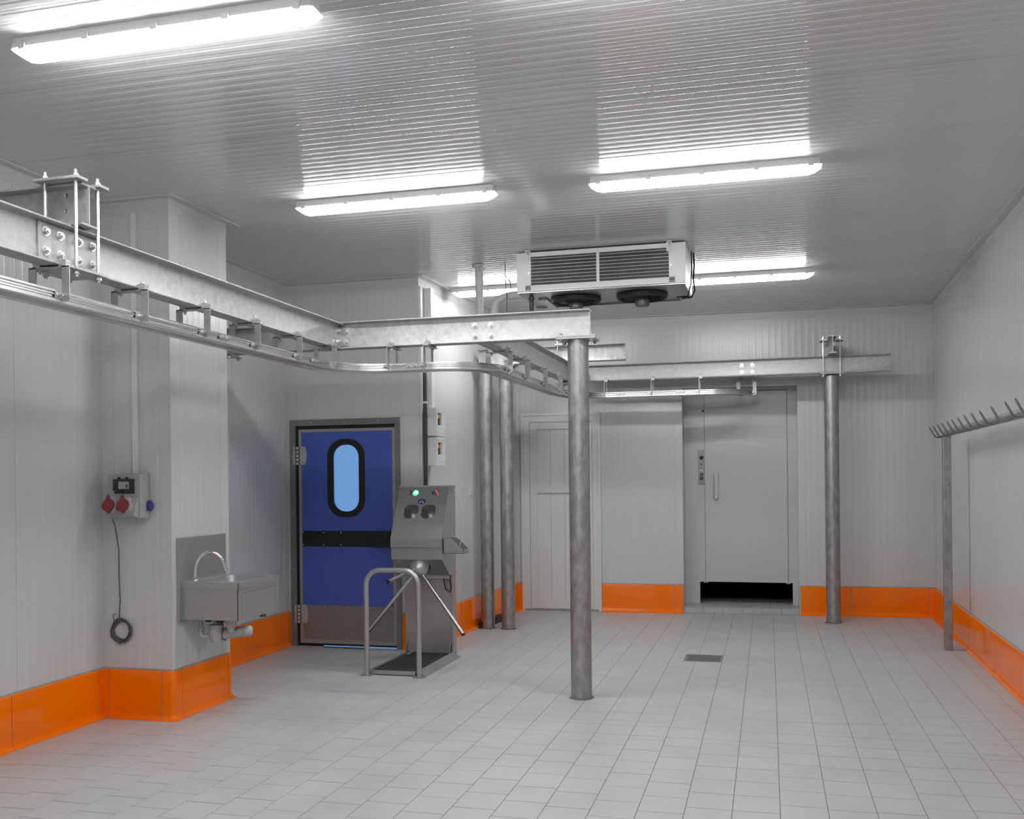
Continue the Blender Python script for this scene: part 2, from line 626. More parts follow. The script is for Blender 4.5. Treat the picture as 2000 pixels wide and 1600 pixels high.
def off(p, q, k, dn):
    p, q = V((p[0], p[1], 0)), V((q[0], q[1], 0))
    d = (q - p).normalized(); n = V((d.y, -d.x, 0))
    return p + d * k + n * dn


COVE = [(0.0, -0.085), (0.0065, -0.085), (0.0085, -0.081), (0.0065, -0.012), (0.014, -0.0035), (0.075, -0.004), (0.0785, -0.009), (0.0815, -0.0065), (0.0815, 0.0), (0.0, 0.0)]
for path in ([P0, P1, P2, P3, P4, P5, P6, P7, P8, P9],):
    for a, b in zip(path, path[1:]):
        i = path.index(a)
        pts = []
        prev = path[i - 1] if i else None
        nxt = path[i + 2] if i + 2 < len(path) else None
        mb = MB()
        full = ([prev] if prev else []) + [a, b] + ([nxt] if nxt else [])
        # mitred: sweep three legs, keep the middle one
        tmp = MB().psweep([(p[0], p[1], ZC - 0.0005) for p in full], COVE, ends=False)
        n = len(COVE)
        s0 = 1 if prev else 0
        vs = tmp.v[s0 * n:(s0 + 2) * n]
        mb.add(vs, [(k, n + k, n + (k + 1) % n, (k + 1) % n) for k in range(n)] + [tuple(range(n)), tuple(reversed(range(n, 2 * n)))])
        # screw heads
        L = (V((b[0], b[1], 0)) - V((a[0], a[1], 0))).length
        u = 0.15
        d_ = (V((b[0], b[1], 0)) - V((a[0], a[1], 0))) / L; n_ = V((d_.y, -d_.x, 0))
        while u < L - 0.1:
            p = V((a[0], a[1], ZC - 0.05)) + d_ * u
            mb.cyl(p + n_ * 0.006, p + n_ * 0.011, 0.006, 0.004, n=8)
            u += 0.45
        trim(mb)

LPROF = 0.0045


def corner_trim(prev, p, nxt, w1, w2, z0=0.33, z1=ZC - 0.08, screws=True):
    """vertical L flashing at a corner: w1 along the wall before, w2 along the wall after"""
    mb = MB()
    a = off(p, prev, w1, 0); b = off(p, nxt, w2, 0)
    path = [(a.x, a.y, 0), (p[0], p[1], 0), (b.x, b.y, 0)]
    t = 0.0065
    mb.psweep(path, [(0.0, z0), (t, z0), (t, z1), (0.0, z1)])
    if screws:
        for (q, r) in ((a, p), (b, p)):
            din = (V((p[0], p[1], 0)) - q)
            if q is a: nn = V((din.y, -din.x, 0)).normalized()
            else: nn = V((-din.y, din.x, 0)).normalized()
            c = q + din * 0.3
            z = 0.5
            while z < z1:
                mb.cyl(V((c.x, c.y, z)) + nn * t, V((c.x, c.y, z)) + nn * (t + 0.004), 0.006, 0.004, n=8)
                z += 0.62
    return trim(mb)


corner_trim(P0, P1, P2, 0.10, 0.10)
corner_trim(P1, P2, P3, 0.075, 0.10)
corner_trim(P2, P3, P4, 0.10, 0.08)
corner_trim(P4, P5, P6, 0.10, 0.03)
corner_trim(P5, P6, P7, 0.16, 0.08)
corner_trim(P6, P7, P8, 0.06, 0.05)
corner_trim(P7, P8, P9, 0.09, 0.09)

# ------------------------------------------------------------------ orange skirting
SK = [(0.0, 0.336), (0.010, 0.335), (0.016, 0.330), (0.019, 0.322), (0.019, 0.060), (0.021, 0.040), (0.027, 0.022), (0.037, 0.010), (0.050, 0.004), (0.050, -0.002), (0.0, -0.002)]
SKG = [(0.0, 0.343), (0.006, 0.344), (0.009, 0.340), (0.014, 0.324), (0.0165, 0.062), (0.0185, 0.040), (0.0245, 0.022), (0.0345, 0.0085), (0.054, 0.0015), (0.058, -0.001), (0.0, -0.002)]


def fillet(path, r=0.009, n=4):
    if len(path) < 3: return path
    a, p, b = [V((q[0], q[1], 0)) for q in path]
    d1 = (a - p).normalized(); d2 = (b - p).normalized()
    pts = [a]
    for i in range(n + 1):
        t = i / n
        s = p + d1 * r; e = p + d2 * r
        pts.append((1 - t) ** 2 * s + 2 * t * (1 - t) * p + t * t * e)
    pts.append(b)
    return [(q.x, q.y) for q in pts]


def skirting(name, pieces, label):
    g = MB()
    for pc in pieces:
        g.psweep([(q[0], q[1], 0) for q in fillet(pc)], SKG)
    base = struct(obj(name, g, BEIGE), label)
    for pc in pieces:
        a, b = V((*pc[0], 0)), V((*pc[-1], 0))
        q = [V((*p, 0)) for p in pc]
        q[0] = q[0] + (q[1] - q[0]).normalized() * 0.003
        q[-1] = q[-1] + (q[-2] - q[-1]).normalized() * 0.003
        q = fillet([(v.x, v.y) for v in q])
        obj('skirting_tile', MB().psweep([(v[0], v[1], 0) for v in q], SK), ORANGE, base, smooth=38)
    return base


def run(a, b, cuts):
    a, b = V((*a, 0)), V((*b, 0))
    d = (b - a).normalized()
    pts = [a] + [a + d * c for c in cuts] + [b]
    return [[(p.x, p.y), (q.x, q.y)] for p, q in zip(pts, pts[1:])]


lw = [-0.6 + 0.0]
ys = [4.957 - 0.85 * k for k in range(6, -1, -1)]
pcs = run((-4.44, YF), (-4.44, 5.755), [yy - YF for yy in ys if yy > YF + 0.1])
pcs.append([(-4.44, 5.755), P1, (-4.385, 5.83)])
skirting('baseboard_left', pcs, 'orange glazed skirting tiles along the left wall')
skirting('baseboard_pillar', [[(-4.385, 5.83), (-3.972, 5.83)], [(-3.972, 5.83), P2, (-3.90, 5.912)], [(-3.90, 5.912), (-3.90, 6.50)],
                              [(-3.90, 6.50), P3, (-3.97, 6.54)], [(-3.97, 6.54), (-4.5, 6.54)]], 'orange glazed skirting tiles around the pillar')
skirting('baseboard_left_rear', [[(-4.56, 6.6), (-4.56, 7.10)], [(-4.56, 7.10), (-4.56, 7.944)], [(-4.56, 7.944), (-4.56, 8.755)]], 'orange skirting tiles under the sink towards the blue door')
skirting('baseboard_return', [[(-3.375, 8.77), P6, tuple(off(P6, P7, 0.12, 0))[:2]]] + run(tuple(off(P6, P7, 0.12, 0))[:2], tuple(off(P6, P7, 2.90, 0))[:2], [0.89, 1.75]),
         'orange skirting tiles behind the twin columns')
bwp = lambda x: (x, P7[1] + (x - P7[0]) * BD.y / BD.x)
skirting('baseboard_back', [[bwp(-2.985), bwp(-2.915)]] + run(bwp(-1.97), bwp(-0.99), [0.877]) + run(bwp(0.345), bwp(1.735), [0.555]) +
         [[bwp(1.735), P8, tuple(off(P8, P9, 0.07, 0))[:2]]], 'orange glazed skirting tiles along the back wall')
skirting('baseboard_right', run(tuple(off(P8, P9, 0.07, 0))[:2], (P9[0], P9[1] + 0.02), [0.67, 1.53, 2.39, 3.25, 4.13, 5.0, 5.87, 6.74, 7.6, 8.5, 9.4, 10.3, 11.2]),
         'glossy orange skirting tiles along the right wall')


# ------------------------------------------------------------------ fluorescent lights
def light_fixture(x, y, label, z=ZC):
    t = thing('ceiling_light', label, 'light', (x, y, z - 0.09), 0, 'sealed fluorescent fittings on the ceiling')
    L = 1.425
    zt = z - 0.0005
    hb = 0.046
    # body: tapered trough
    body = MB()
    pr = [(-0.045, 0), (-0.048, -0.02), (-0.057, -hb + 0.008), (-0.059, -hb), (0.059, -hb), (0.057, -hb + 0.008), (0.048, -0.02), (0.045, 0)]
    body.prism([(p[0], p[1]) for p in pr], (x - L / 2 + 0.012, y, zt), (0, 1, 0), (0, 0, 1), (L - 0.024, 0, 0))
    obj('body', body, PLAST, t)
    # diffuser: faceted lens, ends chamfered
    sec = [(-0.058, 0.0), (-0.057, -0.016), (-0.045, -0.033), (-0.024, -0.042), (0.024, -0.042), (0.045, -0.033), (0.057, -0.016), (0.058, 0.0)]

    def ring(px, k, dz):
        return [V((px, y + p[0] * k, zt - hb - 0.001 + p[1] * dz)) for p in sec]
    n = len(sec)
    a0 = L / 2
    lens = MB()
    rings = [ring(x - a0 + 0.075, 1, 1), ring(x + a0 - 0.075, 1, 1)]
    lens.add(rings[0] + rings[1], [(k, (k + 1) % n, n + (k + 1) % n, n + k) for k in range(n)] + [tuple(range(n)), tuple(range(n, 2 * n))])
    obj('diffuser', lens, LIT, t)
    for s in (-1, 1):
        cap = MB()
        rg = [ring(x + s * (a0 - 0.076), 1, 1), ring(x + s * (a0 - 0.045), 0.985, 0.86), ring(x + s * (a0 - 0.004), 0.86, 0.22), ring(x + s * a0, 0.82, 0.05)]
        vs = [v for r in rg for v in r]
        fs = [(i * n + k, i * n + (k + 1) % n, (i + 1) * n + (k + 1) % n, (i + 1) * n + k) for i in range(3) for k in range(n)]
        cap.add(vs, fs + [tuple(range(n)), tuple(range(3 * n, 4 * n))])
        obj('end_cap', cap, LITCAP, t)
    for u in (-0.645, -0.33, 0.0, 0.33, 0.645):
        for s in (-1, 1):
            cl = MB()
            cl.prism([(0.0575, -0.056), (0.064, -0.056), (0.064, -0.036), (0.056, -0.022), (0.050, -0.022), (0.0575, -0.04)], (x + u - 0.016, y, zt), (0, s, 0), (0, 0, 1), (0.032, 0, 0))
            obj('clip', cl, PLAST, t)
    return t


light_fixture(-2.435, 3.61, 'large lit ceiling light at the top left of the picture')
light_fixture(-2.416, 6.205, 'lit ceiling light nearest above the twin columns, left of centre')
light_fixture(-0.38, 6.235, 'lit ceiling light right of centre in front of the ceiling cooler')
light_fixture(-2.34, 9.42, 'lit ceiling light half hidden behind the pipe and the left of the cooler')
light_fixture(-0.283, 9.51, 'lit ceiling light half hidden behind the right end of the cooler')
light_fixture(-0.38, 3.54, 'ceiling light just above the frame, right of the large one')
light_fixture(-2.42, 1.02, 'unseen added ceiling light behind the camera on the left')  # unseen, added to light the room by continuing the visible rows
light_fixture(-0.38, 1.02, 'unseen added ceiling light behind the camera on the right')  # its unseen neighbour, likewise added for the light it gives


# ------------------------------------------------------------------ I-beams
def ibeam_prof(h=0.205, b=0.1, tw=0.0065, tf=0.011, r=0.010):
    w = tw / 2; x = b / 2
    R = []
    e = tf / 2
    half = [(x - e, 0)] + [(x - e + e * math.sin(a), e - e * math.cos(a)) for a in (PI / 6, PI / 3, PI / 2, 2 * PI / 3, 5 * PI / 6)] + [(x - e, tf)]
    half += [(w + r - r * math.sin(a), tf + r - r * math.cos(a)) for a in (0, PI / 6, PI / 3, PI / 2)]
    up = [(px, h - pz) for px, pz in reversed(half)]
    right = half + up
    left = [(-px, pz) for px, pz in reversed(right)]
    return right + left


def ibeam(name, p0, p1, label, group=None, h=0.205, b=0.108, material=None, holes=None):
    p0, p1 = V(p0), V(p1)
    mid = (p0 + p1) / 2
    t = thing(name, label, 'beam', mid, 0, group)
    if holes:                    # beam along X with drilled web
        tf = 0.011
        web = plate([(p0.x, p0.z + tf), (p1.x, p0.z + tf), (p1.x, p0.z + h - tf), (p0.x, p0.z + h - tf)],
                    [[(q[0] + 0.012 * math.cos(a), q[1] + 0.012 * math.sin(a)) for a in [2 * PI * i / 14 for i in range(14)]] for q in holes],
                    0.0065, (0, p0.y - 0.00325, 0), (1, 0, 0), (0, 0, 1), (0, 1, 0))
        for z in (p0.z, p0.z + h - tf):
            web.box((p0.x, p0.y - b / 2, z), (p1.x, p0.y + b / 2, z + tf), 0.003)
        obj('beam_section', web, material or GALV, t)
        return t
    obj('beam_section', MB().psweep([p0, p1], ibeam_prof(h, b)), material or GALV, t, smooth=30)
    return t


BH = 0.205
ZB = 2.625                      # underside of the front beams
g_b = 'galvanised I-beams of the overhead frame'
LBX, XBY, B2X, BBY = -3.23, 7.08, -2.06, 11.27
ZBB = 2.725                     # underside of the back beam
lb1 = ibeam('steel_beam', (LBX, YF + 0.02, ZB - 0.004), (LBX, 3.995, ZB - 0.004), 'galvanised beam at the left picture edge, ending at the bolted splice', g_b)
lb2 = ibeam('steel_beam', (LBX, 4.003, ZB - 0.004), (LBX, XBY - 0.012, ZB - 0.004), 'long galvanised beam running from the bolted splice back to the cross beam', g_b)
xb = ibeam('steel_beam', (-4.54, XBY, ZB + 0.004), (-1.245, XBY, ZB + 0.004), 'galvanised cross beam resting on the front column', g_b, h=0.208)
b2 = ibeam('steel_beam', (B2X, XBY + 0.012, ZB + 0.0), (B2X, BBY - 0.06, ZB + 0.006), 'galvanised beam running deep behind the front column', g_b)
bb = ibeam('steel_beam', (B2X - 0.06, BBY, ZBB), (1.285, BBY, ZBB), 'bright galvanised beam across the back in front of the lift door', g_b, h=0.19)
bc = ibeam('steel_beam', (-3.02, 10.2, 2.834), (-1.43, 10.2, 2.834), 'short speckled beam lying on the twin columns, behind the front column', g_b, h=0.175, b=0.09, material=GALVD)
b3 = ibeam('steel_beam', (-0.22, BBY + 0.05, ZBB + 0.01), (-0.22, 11.785, ZBB + 0.01), 'short beam behind the back beam above the lift door', g_b, h=0.18)
st1 = ibeam('steel_beam', (-4.42, 4.04, 2.832), (-3.13, 4.04, 2.832), 'dark stub beam from the left wall clamped over the long beam', g_b, h=0.2, holes=[(x_, z_) for x_ in (-3.378, -3.258) for z_ in (2.916, 2.991)])
st2 = ibeam('steel_beam', (0.68, 11.0, 2.918), (0.68, 11.80, 2.918), 'short dark stub beam clamped on the back beam above its column', g_b, h=0.19, b=0.085, material=HANG)

# splice plates with bolts on the left beam
sp = MB().box((LBX + 0.0034, 3.80, ZB + 0.012), (LBX + 0.0124, 4.215, ZB + 0.188), 0.001)
spo = obj('splice_plate', sp, GALV, lb2)
spo['label'] = 'bolted splice plate joining two beams'
for yy in (3.845, 3.94, 4.07, 4.17):
    for zz in (ZB + 0.055, ZB + 0.145):
        put(BOLT, 'bolt', spo, (LBX + 0.0126, yy, zz), (1, 0, 0))
sp = MB().box((LBX - 0.0124, 3.80, ZB + 0.012), (LBX - 0.0034, 4.215, ZB + 0.188), 0.001)
obj('splice_plate', sp, GALV, lb2)
# angle bracket at the left / cross joint
ang = MB()
ang.box((LBX + 0.0034, 6.985, ZB + 0.03), (LBX + 0.0114, XBY - 0.0045, ZB + 0.17))
ang.box((LBX + 0.0034, XBY - 0.0125, ZB + 0.03), (LBX + 0.095, XBY - 0.0045, ZB + 0.17))
ao = obj('angle_bracket', ang, GALV, lb2)
for zz in (ZB + 0.06, ZB + 0.14):
    put(BOLT, 'bolt', ao, (LBX + 0.0115, 7.025, zz), (1, 0, 0))
    put(BOLT, 'bolt', ao, (LBX + 0.062, XBY - 0.0128, zz), (0, -1, 0))
# four bolts of the deep beam on the cross beam web, four on the back beam
for xx in (-2.125, -2.0):
    for zz in (2.683, 2.762):
        put(BOLT, 'bolt', xb, (xx, XBY - 0.0036, zz), (0, -1, 0))
for xx in (-0.275, -0.16):
    for zz in (2.775, 2.85):
        put(BOLT, 'bolt', bb, (xx, BBY - 0.0036, zz), (0, -1, 0))
put(BOLTS, 'bolt', bb, (1.24, BBY - 0.003, 2.80), (0, -1, 0))


# clamps of stub beams: plates and threaded rods
def clamp(label, cx, cy, hx, hy, ztop, zbot, px, py, r=0.0085):
    t = thing('beam_clamp', label, 'clamp', (cx, cy, zbot), 0, 'threaded-rod clamps of the overhead frame')
    for (a0, a1, b0, b1) in ((-px, px, -py, py),):
        obj('bottom_plate', MB().box((cx - px, cy - py, zbot), (cx + px, cy + py, zbot + 0.012), 0.001), GALV, t)
    return t


def rods(t, cx, cy, hx, hy, z0, z1, zn_lo, zn_hi, r=0.009):
    for sx in (-1, 1):
        for sy in (-1, 1):
            p = V((cx + sx * hx, cy + sy * hy, z0))
            ro = obj('threaded_rod', MB().cyl(p, (p.x, p.y, z1), r, n=10), ZINC, t, smooth=40)
            for z, dr in ((zn_lo, -1), (zn_hi, 1)):
                put(BOLT, 'nut', t, (p.x, p.y, z), (0, 0, dr))


c1 = clamp('four-rod clamp holding the dark stub beam over the left beam splice', LBX, 4.04, 0, 0, 0, ZB - 0.018, 0.115, 0.115)
rods(c1, LBX, 4.04, 0.085, 0.078, ZB - 0.045, 3.085, ZB - 0.018, 3.047)
for ya, yb in ((3.925, 3.998), (4.082, 4.155)):
    obj('top_plate', MB().box((LBX - 0.125, ya, 3.034), (LBX + 0.125, yb, 3.047), 0.001), GALV, c1)
c2 = clamp('four-rod clamp on top of the right-hand column', 0.68, BBY, 0, 0, 0, ZBB - 0.012, 0.12, 0.12)
rods(c2, 0.68, BBY, 0.088, 0.07, ZBB - 0.04, 3.135, ZBB - 0.012, 3.092, 0.007)
for xa, xb_ in ((0.555, 0.638), (0.724, 0.805)):
    obj('top_plate', MB().box((xa, BBY - 0.09, 3.078), (xb_, BBY + 0.09, 3.092), 0.001), HANG, c2)


# ------------------------------------------------------------------ columns
def column(x, y, r, ztop, label, plate_w=0.0, plate_d=0.0, double=False):
    t = thing('steel_column', label, 'column', (x, y, 0), 0, 'galvanised round columns')
    obj('pipe', MB().cyl((x, y, 0), (x, y, ztop), r, n=40), GALVD, t, smooth=40)
    ring = MB()
    n = 26; pts = []
    rr_ = random.Random(int(abs(x) * 100))
    vs = []; fs = []
    for i in range(n):
        a = 2 * PI * i / n
        ro = r + 0.010 + rr_.uniform(-0.004, 0.009)
        for (q, z) in ((r - 0.002, 0.012 + rr_.uniform(-0.003, 0.006)), (ro, 0.0008)):
            vs.append((x + q * math.cos(a), y + q * math.sin(a), z))
    fs = [(2 * i, 2 * i + 1, 2 * ((i + 1) % n) + 1, 2 * ((i + 1) % n)) for i in range(n)]
    obj('grout_collar', ring.add(vs, fs), GROUT, t)
    if plate_w:
        p = MB().box((x - plate_w / 2, y - plate_d / 2, ztop), (x + plate_w / 2, y + plate_d / 2, ztop + 0.012), 0.001)
        po = obj('top_plate', p, GALV, t)
        for sx in (-1, 1):
            for sy in (-1, 1):
                q = (x + sx * (plate_w / 2 - 0.03), y + sy * (plate_d / 2 - 0.03))
                put(BOLT, 'bolt', po, (q[0], q[1], ztop), (0, 0, -1))
                if double: put(BOLT, 'bolt', po, (q[0], q[1], ztop + 0.026), (0, 0, 1))
        if double:
            for sy in (-1, 1):
                obj('clamp_plate', MB().box((x - plate_w / 2, y + sy * plate_d / 2, ztop + 0.0135), (x + plate_w / 2, y + sy * 0.053, ztop + 0.0255), 0.001), GALV, t)
    return t


column(-1.338, XBY, 0.0765, ZB - 0.009, 'thick galvanised column in the middle of the floor', 0.29, 0.20, True)
column(-2.945, 10.2, 0.073, 2.820, 'left one of the twin columns by the side wall', 0.22, 0.18)
column(-2.715, 10.19, 0.073, 2.820, 'right one of the twin columns by the side wall', 0.22, 0.18)
column(0.675, BBY, 0.0765, ZBB - 0.025, 'galvanised column right of the lift door')

# small rod clamp of the short beam on the deep beam
c3 = thing('beam_clamp', 'thin rod clamp fixing the short beam to the deep beam', 'clamp', (B2X, 10.2, 2.61), 0, 'threaded-rod clamps of the overhead frame')
for sx in (-1, 1):
    for sy in (-1, 1):
        p = (B2X + sx * 0.075, 10.2 + sy * 0.07)
        obj('threaded_rod', MB().cyl((p[0], p[1], 2.585), (p[0], p[1], 3.06), 0.007, n=8), ZINC, c3)
        put(BOLTS, 'nut', c3, (p[0], p[1], 2.604), (0, 0, -1))
        put(BOLTS, 'nut', c3, (p[0], p[1], 3.034), (0, 0, 1))
obj('bottom_plate', MB().box((B2X - 0.1, 10.09, 2.604), (B2X + 0.1, 10.31, 2.6155)), GALV, c3)
for ya in (10.11, 10.25):
    obj('top_plate', MB().box((B2X - 0.1, ya, 3.012), (B2X + 0.1, ya + 0.04, 3.024)), GALV, c3)

# hidden support of the cross beam behind the pillar
t = thing('support_bracket', 'small bolted plate under the cross beam just behind the pillar', 'bracket', (-4.2, XBY, ZB - 0.03))
obj('plate', MB().box((-4.52, XBY - 0.1, ZB - 0.012), (-4.12, XBY + 0.1, ZB + 0.002), 0.001), HANG, t)
obj('rib', MB().prism([(0, 0), (0.32, 0), (0.02, -0.25), (0, -0.25)], (-4.55, XBY - 0.005, ZB - 0.0125), (1, 0, 0), (0, 0, 1), (0, 0.01, 0)), HANG, t)
for sy in (-1, 1):
    put(BOLT, 'bolt', t, (-4.15, XBY + sy * 0.075, ZB - 0.0125), (0, 0, -1))

# ------------------------------------------------------------------ overhead twin rail
RZ = 2.436                      # rail underside
RB = 2.532
path = [(LBX, YF + 0.3, RZ), (LBX, 6.60, RZ)]
R1 = 0.48
path += [(LBX + R1 - R1 * math.cos(a), 6.60 + R1 * math.sin(a), RZ) for a in [PI / 2 * i / 10 for i in range(1, 11)]]
path += [(-2.46, XBY, RZ)]
path += [(-2.46 + 0.40 * math.sin(a), XBY + 0.40 - 0.40 * math.cos(a), RZ) for a in [PI / 2 * i / 10 for i in range(1, 11)]]
path += [(B2X, 9.6, RZ + 0.01), (B2X, 10.5, RZ + 0.045), (B2X, 10.97, RB)]
path += [(B2X + 0.30 - 0.30 * math.cos(a), 10.97 + 0.30 * math.sin(a), RB) for a in [PI / 2 * i / 8 for i in range(1, 9)]]
path += [(-0.62, BBY, RB)]
path += [(-0.62 + 0.40 * math.sin(a), BBY + 0.40 - 0.40 * math.cos(a), RB) for a in [PI / 2 * i / 10 for i in range(1, 10)]]
rail = thing('overhead_rail', 'twin aluminium trolley rail hanging in curves below the beams', 'rail', (-2.0, 7.0, RZ))
rp = [(-0.011, 0.0), (0.007, 0.0), (0.011, 0.006), (0.011, 0.021), (0.004, 0.027), (0.004, 0.035), (0.010, 0.038), (0.010, 0.044), (0.004, 0.047), (0.011, 0.052), (0.011, 0.060), (-0.011, 0.060),
      (-0.011, 0.052), (-0.004, 0.047), (-0.010, 0.044), (-0.010, 0.038), (-0.004, 0.035), (-0.004, 0.027), (-0.011, 0.021)]
for s in (-1, 1):
    obj('track', MB().psweep(path, [(p[0] + s * 0.058, p[1]) for p in rp]), ALU, rail, smooth=25)


def hanger(c, d, zt, zb):
    """flat-bar hanger: cross bar under the flange, two plate legs square to the rail; zt = underside of the flange"""
    c = V((c[0], c[1], 0)); d = V((d[0], d[1], 0)).normalized(); n = V((d.y, -d.x, 0))
    up = V((0, 0, 1))
    mb = MB()
    zt2 = zt - 0.007
    mb.prism([(-0.112, -0.006), (0.112, -0.006), (0.112, 0.0), (-0.112, 0.0)], V((c.x, c.y, zt2)) - d * 0.021, n, up, d * 0.042)
    h = obj('hanger', mb, HANG, rail)
    for s in (-1, 1):
        r = 0.026
        pts = [(0.0705, zb), (0.112 - r, zb)] + [(0.112 - r + r * math.sin(a), zb + r - r * math.cos(a)) for a in (PI / 8, PI / 4, 3 * PI / 8, PI / 2)]
        pts += [(0.112, zt2 - 0.008), (0.106, zt2 - 0.0005), (0.0705, zt2 - 0.0005)]
        obj('leg', MB().prism([(s * p[0], p[1]) for p in pts], V((c.x, c.y, 0)) - d * 0.021, n, up, d * 0.006), HANG, h)
        k = c + n * (s * 0.066)
        clip = MB()
        clip.prism([(-0.026, 0.0), (0.030, 0.0), (0.030, 0.007), (-0.004, 0.016), (-0.026, 0.012)], V((k.x, k.y, zt + 0.0105)) - d * 0.018, -n * s, up, d * 0.036)
        clip.prism([(-0.024, 0.0), (0.014, 0.0), (0.014, 0.0175), (-0.024, 0.0175)], V((k.x, k.y, zt2)) - d * 0.018, -n * s, up, d * 0.036)
        obj('clip', clip, HANG, h)
        put(BOLTS, 'bolt', h, (k.x, k.y, zt2 - 0.006), (0, 0, -1))
        put(BOLTS, 'bolt', h, (k.x, k.y, zt + 0.024), (0, 0, 1))
        q = c + n * (s * 0.0695) - d * 0.046
        obj('lug', MB().prism([(-0.02, 0.0), (0.026, 0.0), (0.026, 0.03), (-0.02, 0.03)], V((q.x, q.y, zb + 0.012)), d, up, n * (s * 0.006)), HANG, h)
        q = c + n * (s * 0.0755) - d * 0.046
        put(BOLTS, 'bolt', h, (q.x, q.y, zb + 0.027), n * s)
    return h


for yy in (2.72, 3.31, 3.90, 4.495, 5.085, 5.665, 6.245):
    hanger((LBX, yy), (0, 1), ZB - 0.004, RZ + 0.010)
hanger((LBX + 0.025, 6.80), (0.3, 1), ZB - 0.004, RZ + 0.010)
for xx in (-2.77, -2.48):
    hanger((xx, XBY), (1, 0), ZB + 0.004, RZ + 0.010)
for yy in (7.545, 8.12, 8.82, 9.50):
    hanger((B2X, yy), (0, 1), ZB, RZ + 0.010)
hanger((B2X, 10.42), (0, 1), ZB, RZ + 0.04)
for xx in (-1.79, -1.255, -0.722):
    hanger((xx, BBY), (1, 0), ZBB, RB + 0.010)
hanger((-0.23, 11.60), (0.12, 1), ZBB + 0.01, RB + 0.010)
# splice plates between track lengths


def splice(c, d, z):
    d = V((d[0], d[1], 0)).normalized(); n = V((d.y, -d.x, 0)); c = V((c[0], c[1], z))
    for s in (-1, 1):
        p = c + n * (s * 0.0685)
        so = obj('splice_plate', MB().prism([(-0.05, 0.022), (0.05, 0.022), (0.05, 0.05), (-0.05, 0.05)], p, d, (0, 0, 1), n * (s * 0.005)), HANG, rail)
        for e in (-0.026, 0.026):
            q = p + d * e + n * (s * 0.005)
            put(BOLTS, 'bolt', so, (q.x, q.y, z + 0.036), n * s)


splice((LBX, 5.28), (0, 1), RZ)
splice((LBX, 6.50), (0, 1), RZ)
splice((-2.60, XBY), (1, 0), RZ)
splice((B2X, 7.62), (0, 1), RZ)
splice((B2X, 9.95), (0, 1), RZ + 0.022)
splice((-1.63, BBY), (1, 0), RB)
splice((-0.95, BBY), (1, 0), RB)

# ------------------------------------------------------------------ blue swing door
DY = 8.77
d1 = struct(thing('door_1', 'blue swing door with round-ended window in a grey steel frame', 'door', (-3.95, DY, 0)))
fr = plate([(-4.527, 0.0), (-3.382, 0.0), (-3.382, 2.205), (-4.527, 2.205)], [[(-4.470, -0.01), (-3.428, -0.01), (-3.428, 2.142), (-4.470, 2.142)]][:0], 0.02, (0, DY - 0.022, 0), (1, 0, 0), (0, 0, 1), (0, 1, 0))
fm = MB()
fm.prism([(-4.527, 0), (-4.468, 0), (-4.468, 2.146), (-3.430, 2.146), (-3.430, 0), (-3.382, 0), (-3.382, 2.205), (-4.527, 2.205)], (0, DY - 0.024, 0), (1, 0, 0), (0, 0, 1), (0, 0.12, 0))
fo = obj('door_frame', fm, FRAMEG, d1)
gk = MB()
gk.box((-4.468, DY - 0.004, 0.012), (-4.440, DY + 0.05, 2.146)).box((-3.436, DY - 0.004, 0.012), (-3.430, DY + 0.05, 2.146)).box((-4.440, DY - 0.004, 2.112), (-3.436, DY + 0.05, 2.146))
gk.box((-4.445, DY + 0.0, 0.011), (-3.432, DY + 0.04, 0.032))
obj('gasket', gk, BLACK, d1)
LY = DY - 0.006                                   # leaf face
hole = rrect(-4.085, 1.300, -3.792, 1.968, 0.135, 8)
lf = obj('leaf', plate([(-4.440, 0.03), (-3.436, 0.03), (-3.436, 2.112), (-4.440, 2.112)], [hole], 0.04, (0, LY, 0), (1, 0, 0), (0, 0, 1), (0, 1, 0)), EDGEG, d1)
obj('blue_panel', plate([(-4.408, 0.40), (-3.466, 0.40), (-3.466, 2.084), (-4.408, 2.084)], [hole], 0.004, (0, LY - 0.004, 0), (1, 0, 0), (0, 0, 1), (0, 1, 0)), BLUE, lf)
kp = obj('kick_plate', MB().box((-4.408, LY - 0.003, 0.07), (-3.466, LY - 0.0001, 0.398)), KICK, lf)
obj('window_gasket', plate(rrect(-4.132, 1.256, -3.745, 2.012, 0.17, 10), [rrect(-4.072, 1.312, -3.805, 1.955, 0.118, 8)], 0.05, (0, LY - 0.012, 0), (1, 0, 0), (0, 0, 1), (0, 1, 0)), BLACK, lf)
obj('window_pane', plate(rrect(-4.08, 1.305, -3.797, 1.962, 0.125, 8), [], 0.006, (0, LY + 0.012, 0), (1, 0, 0), (0, 0, 1), (0, 1, 0)), PANE, lf)
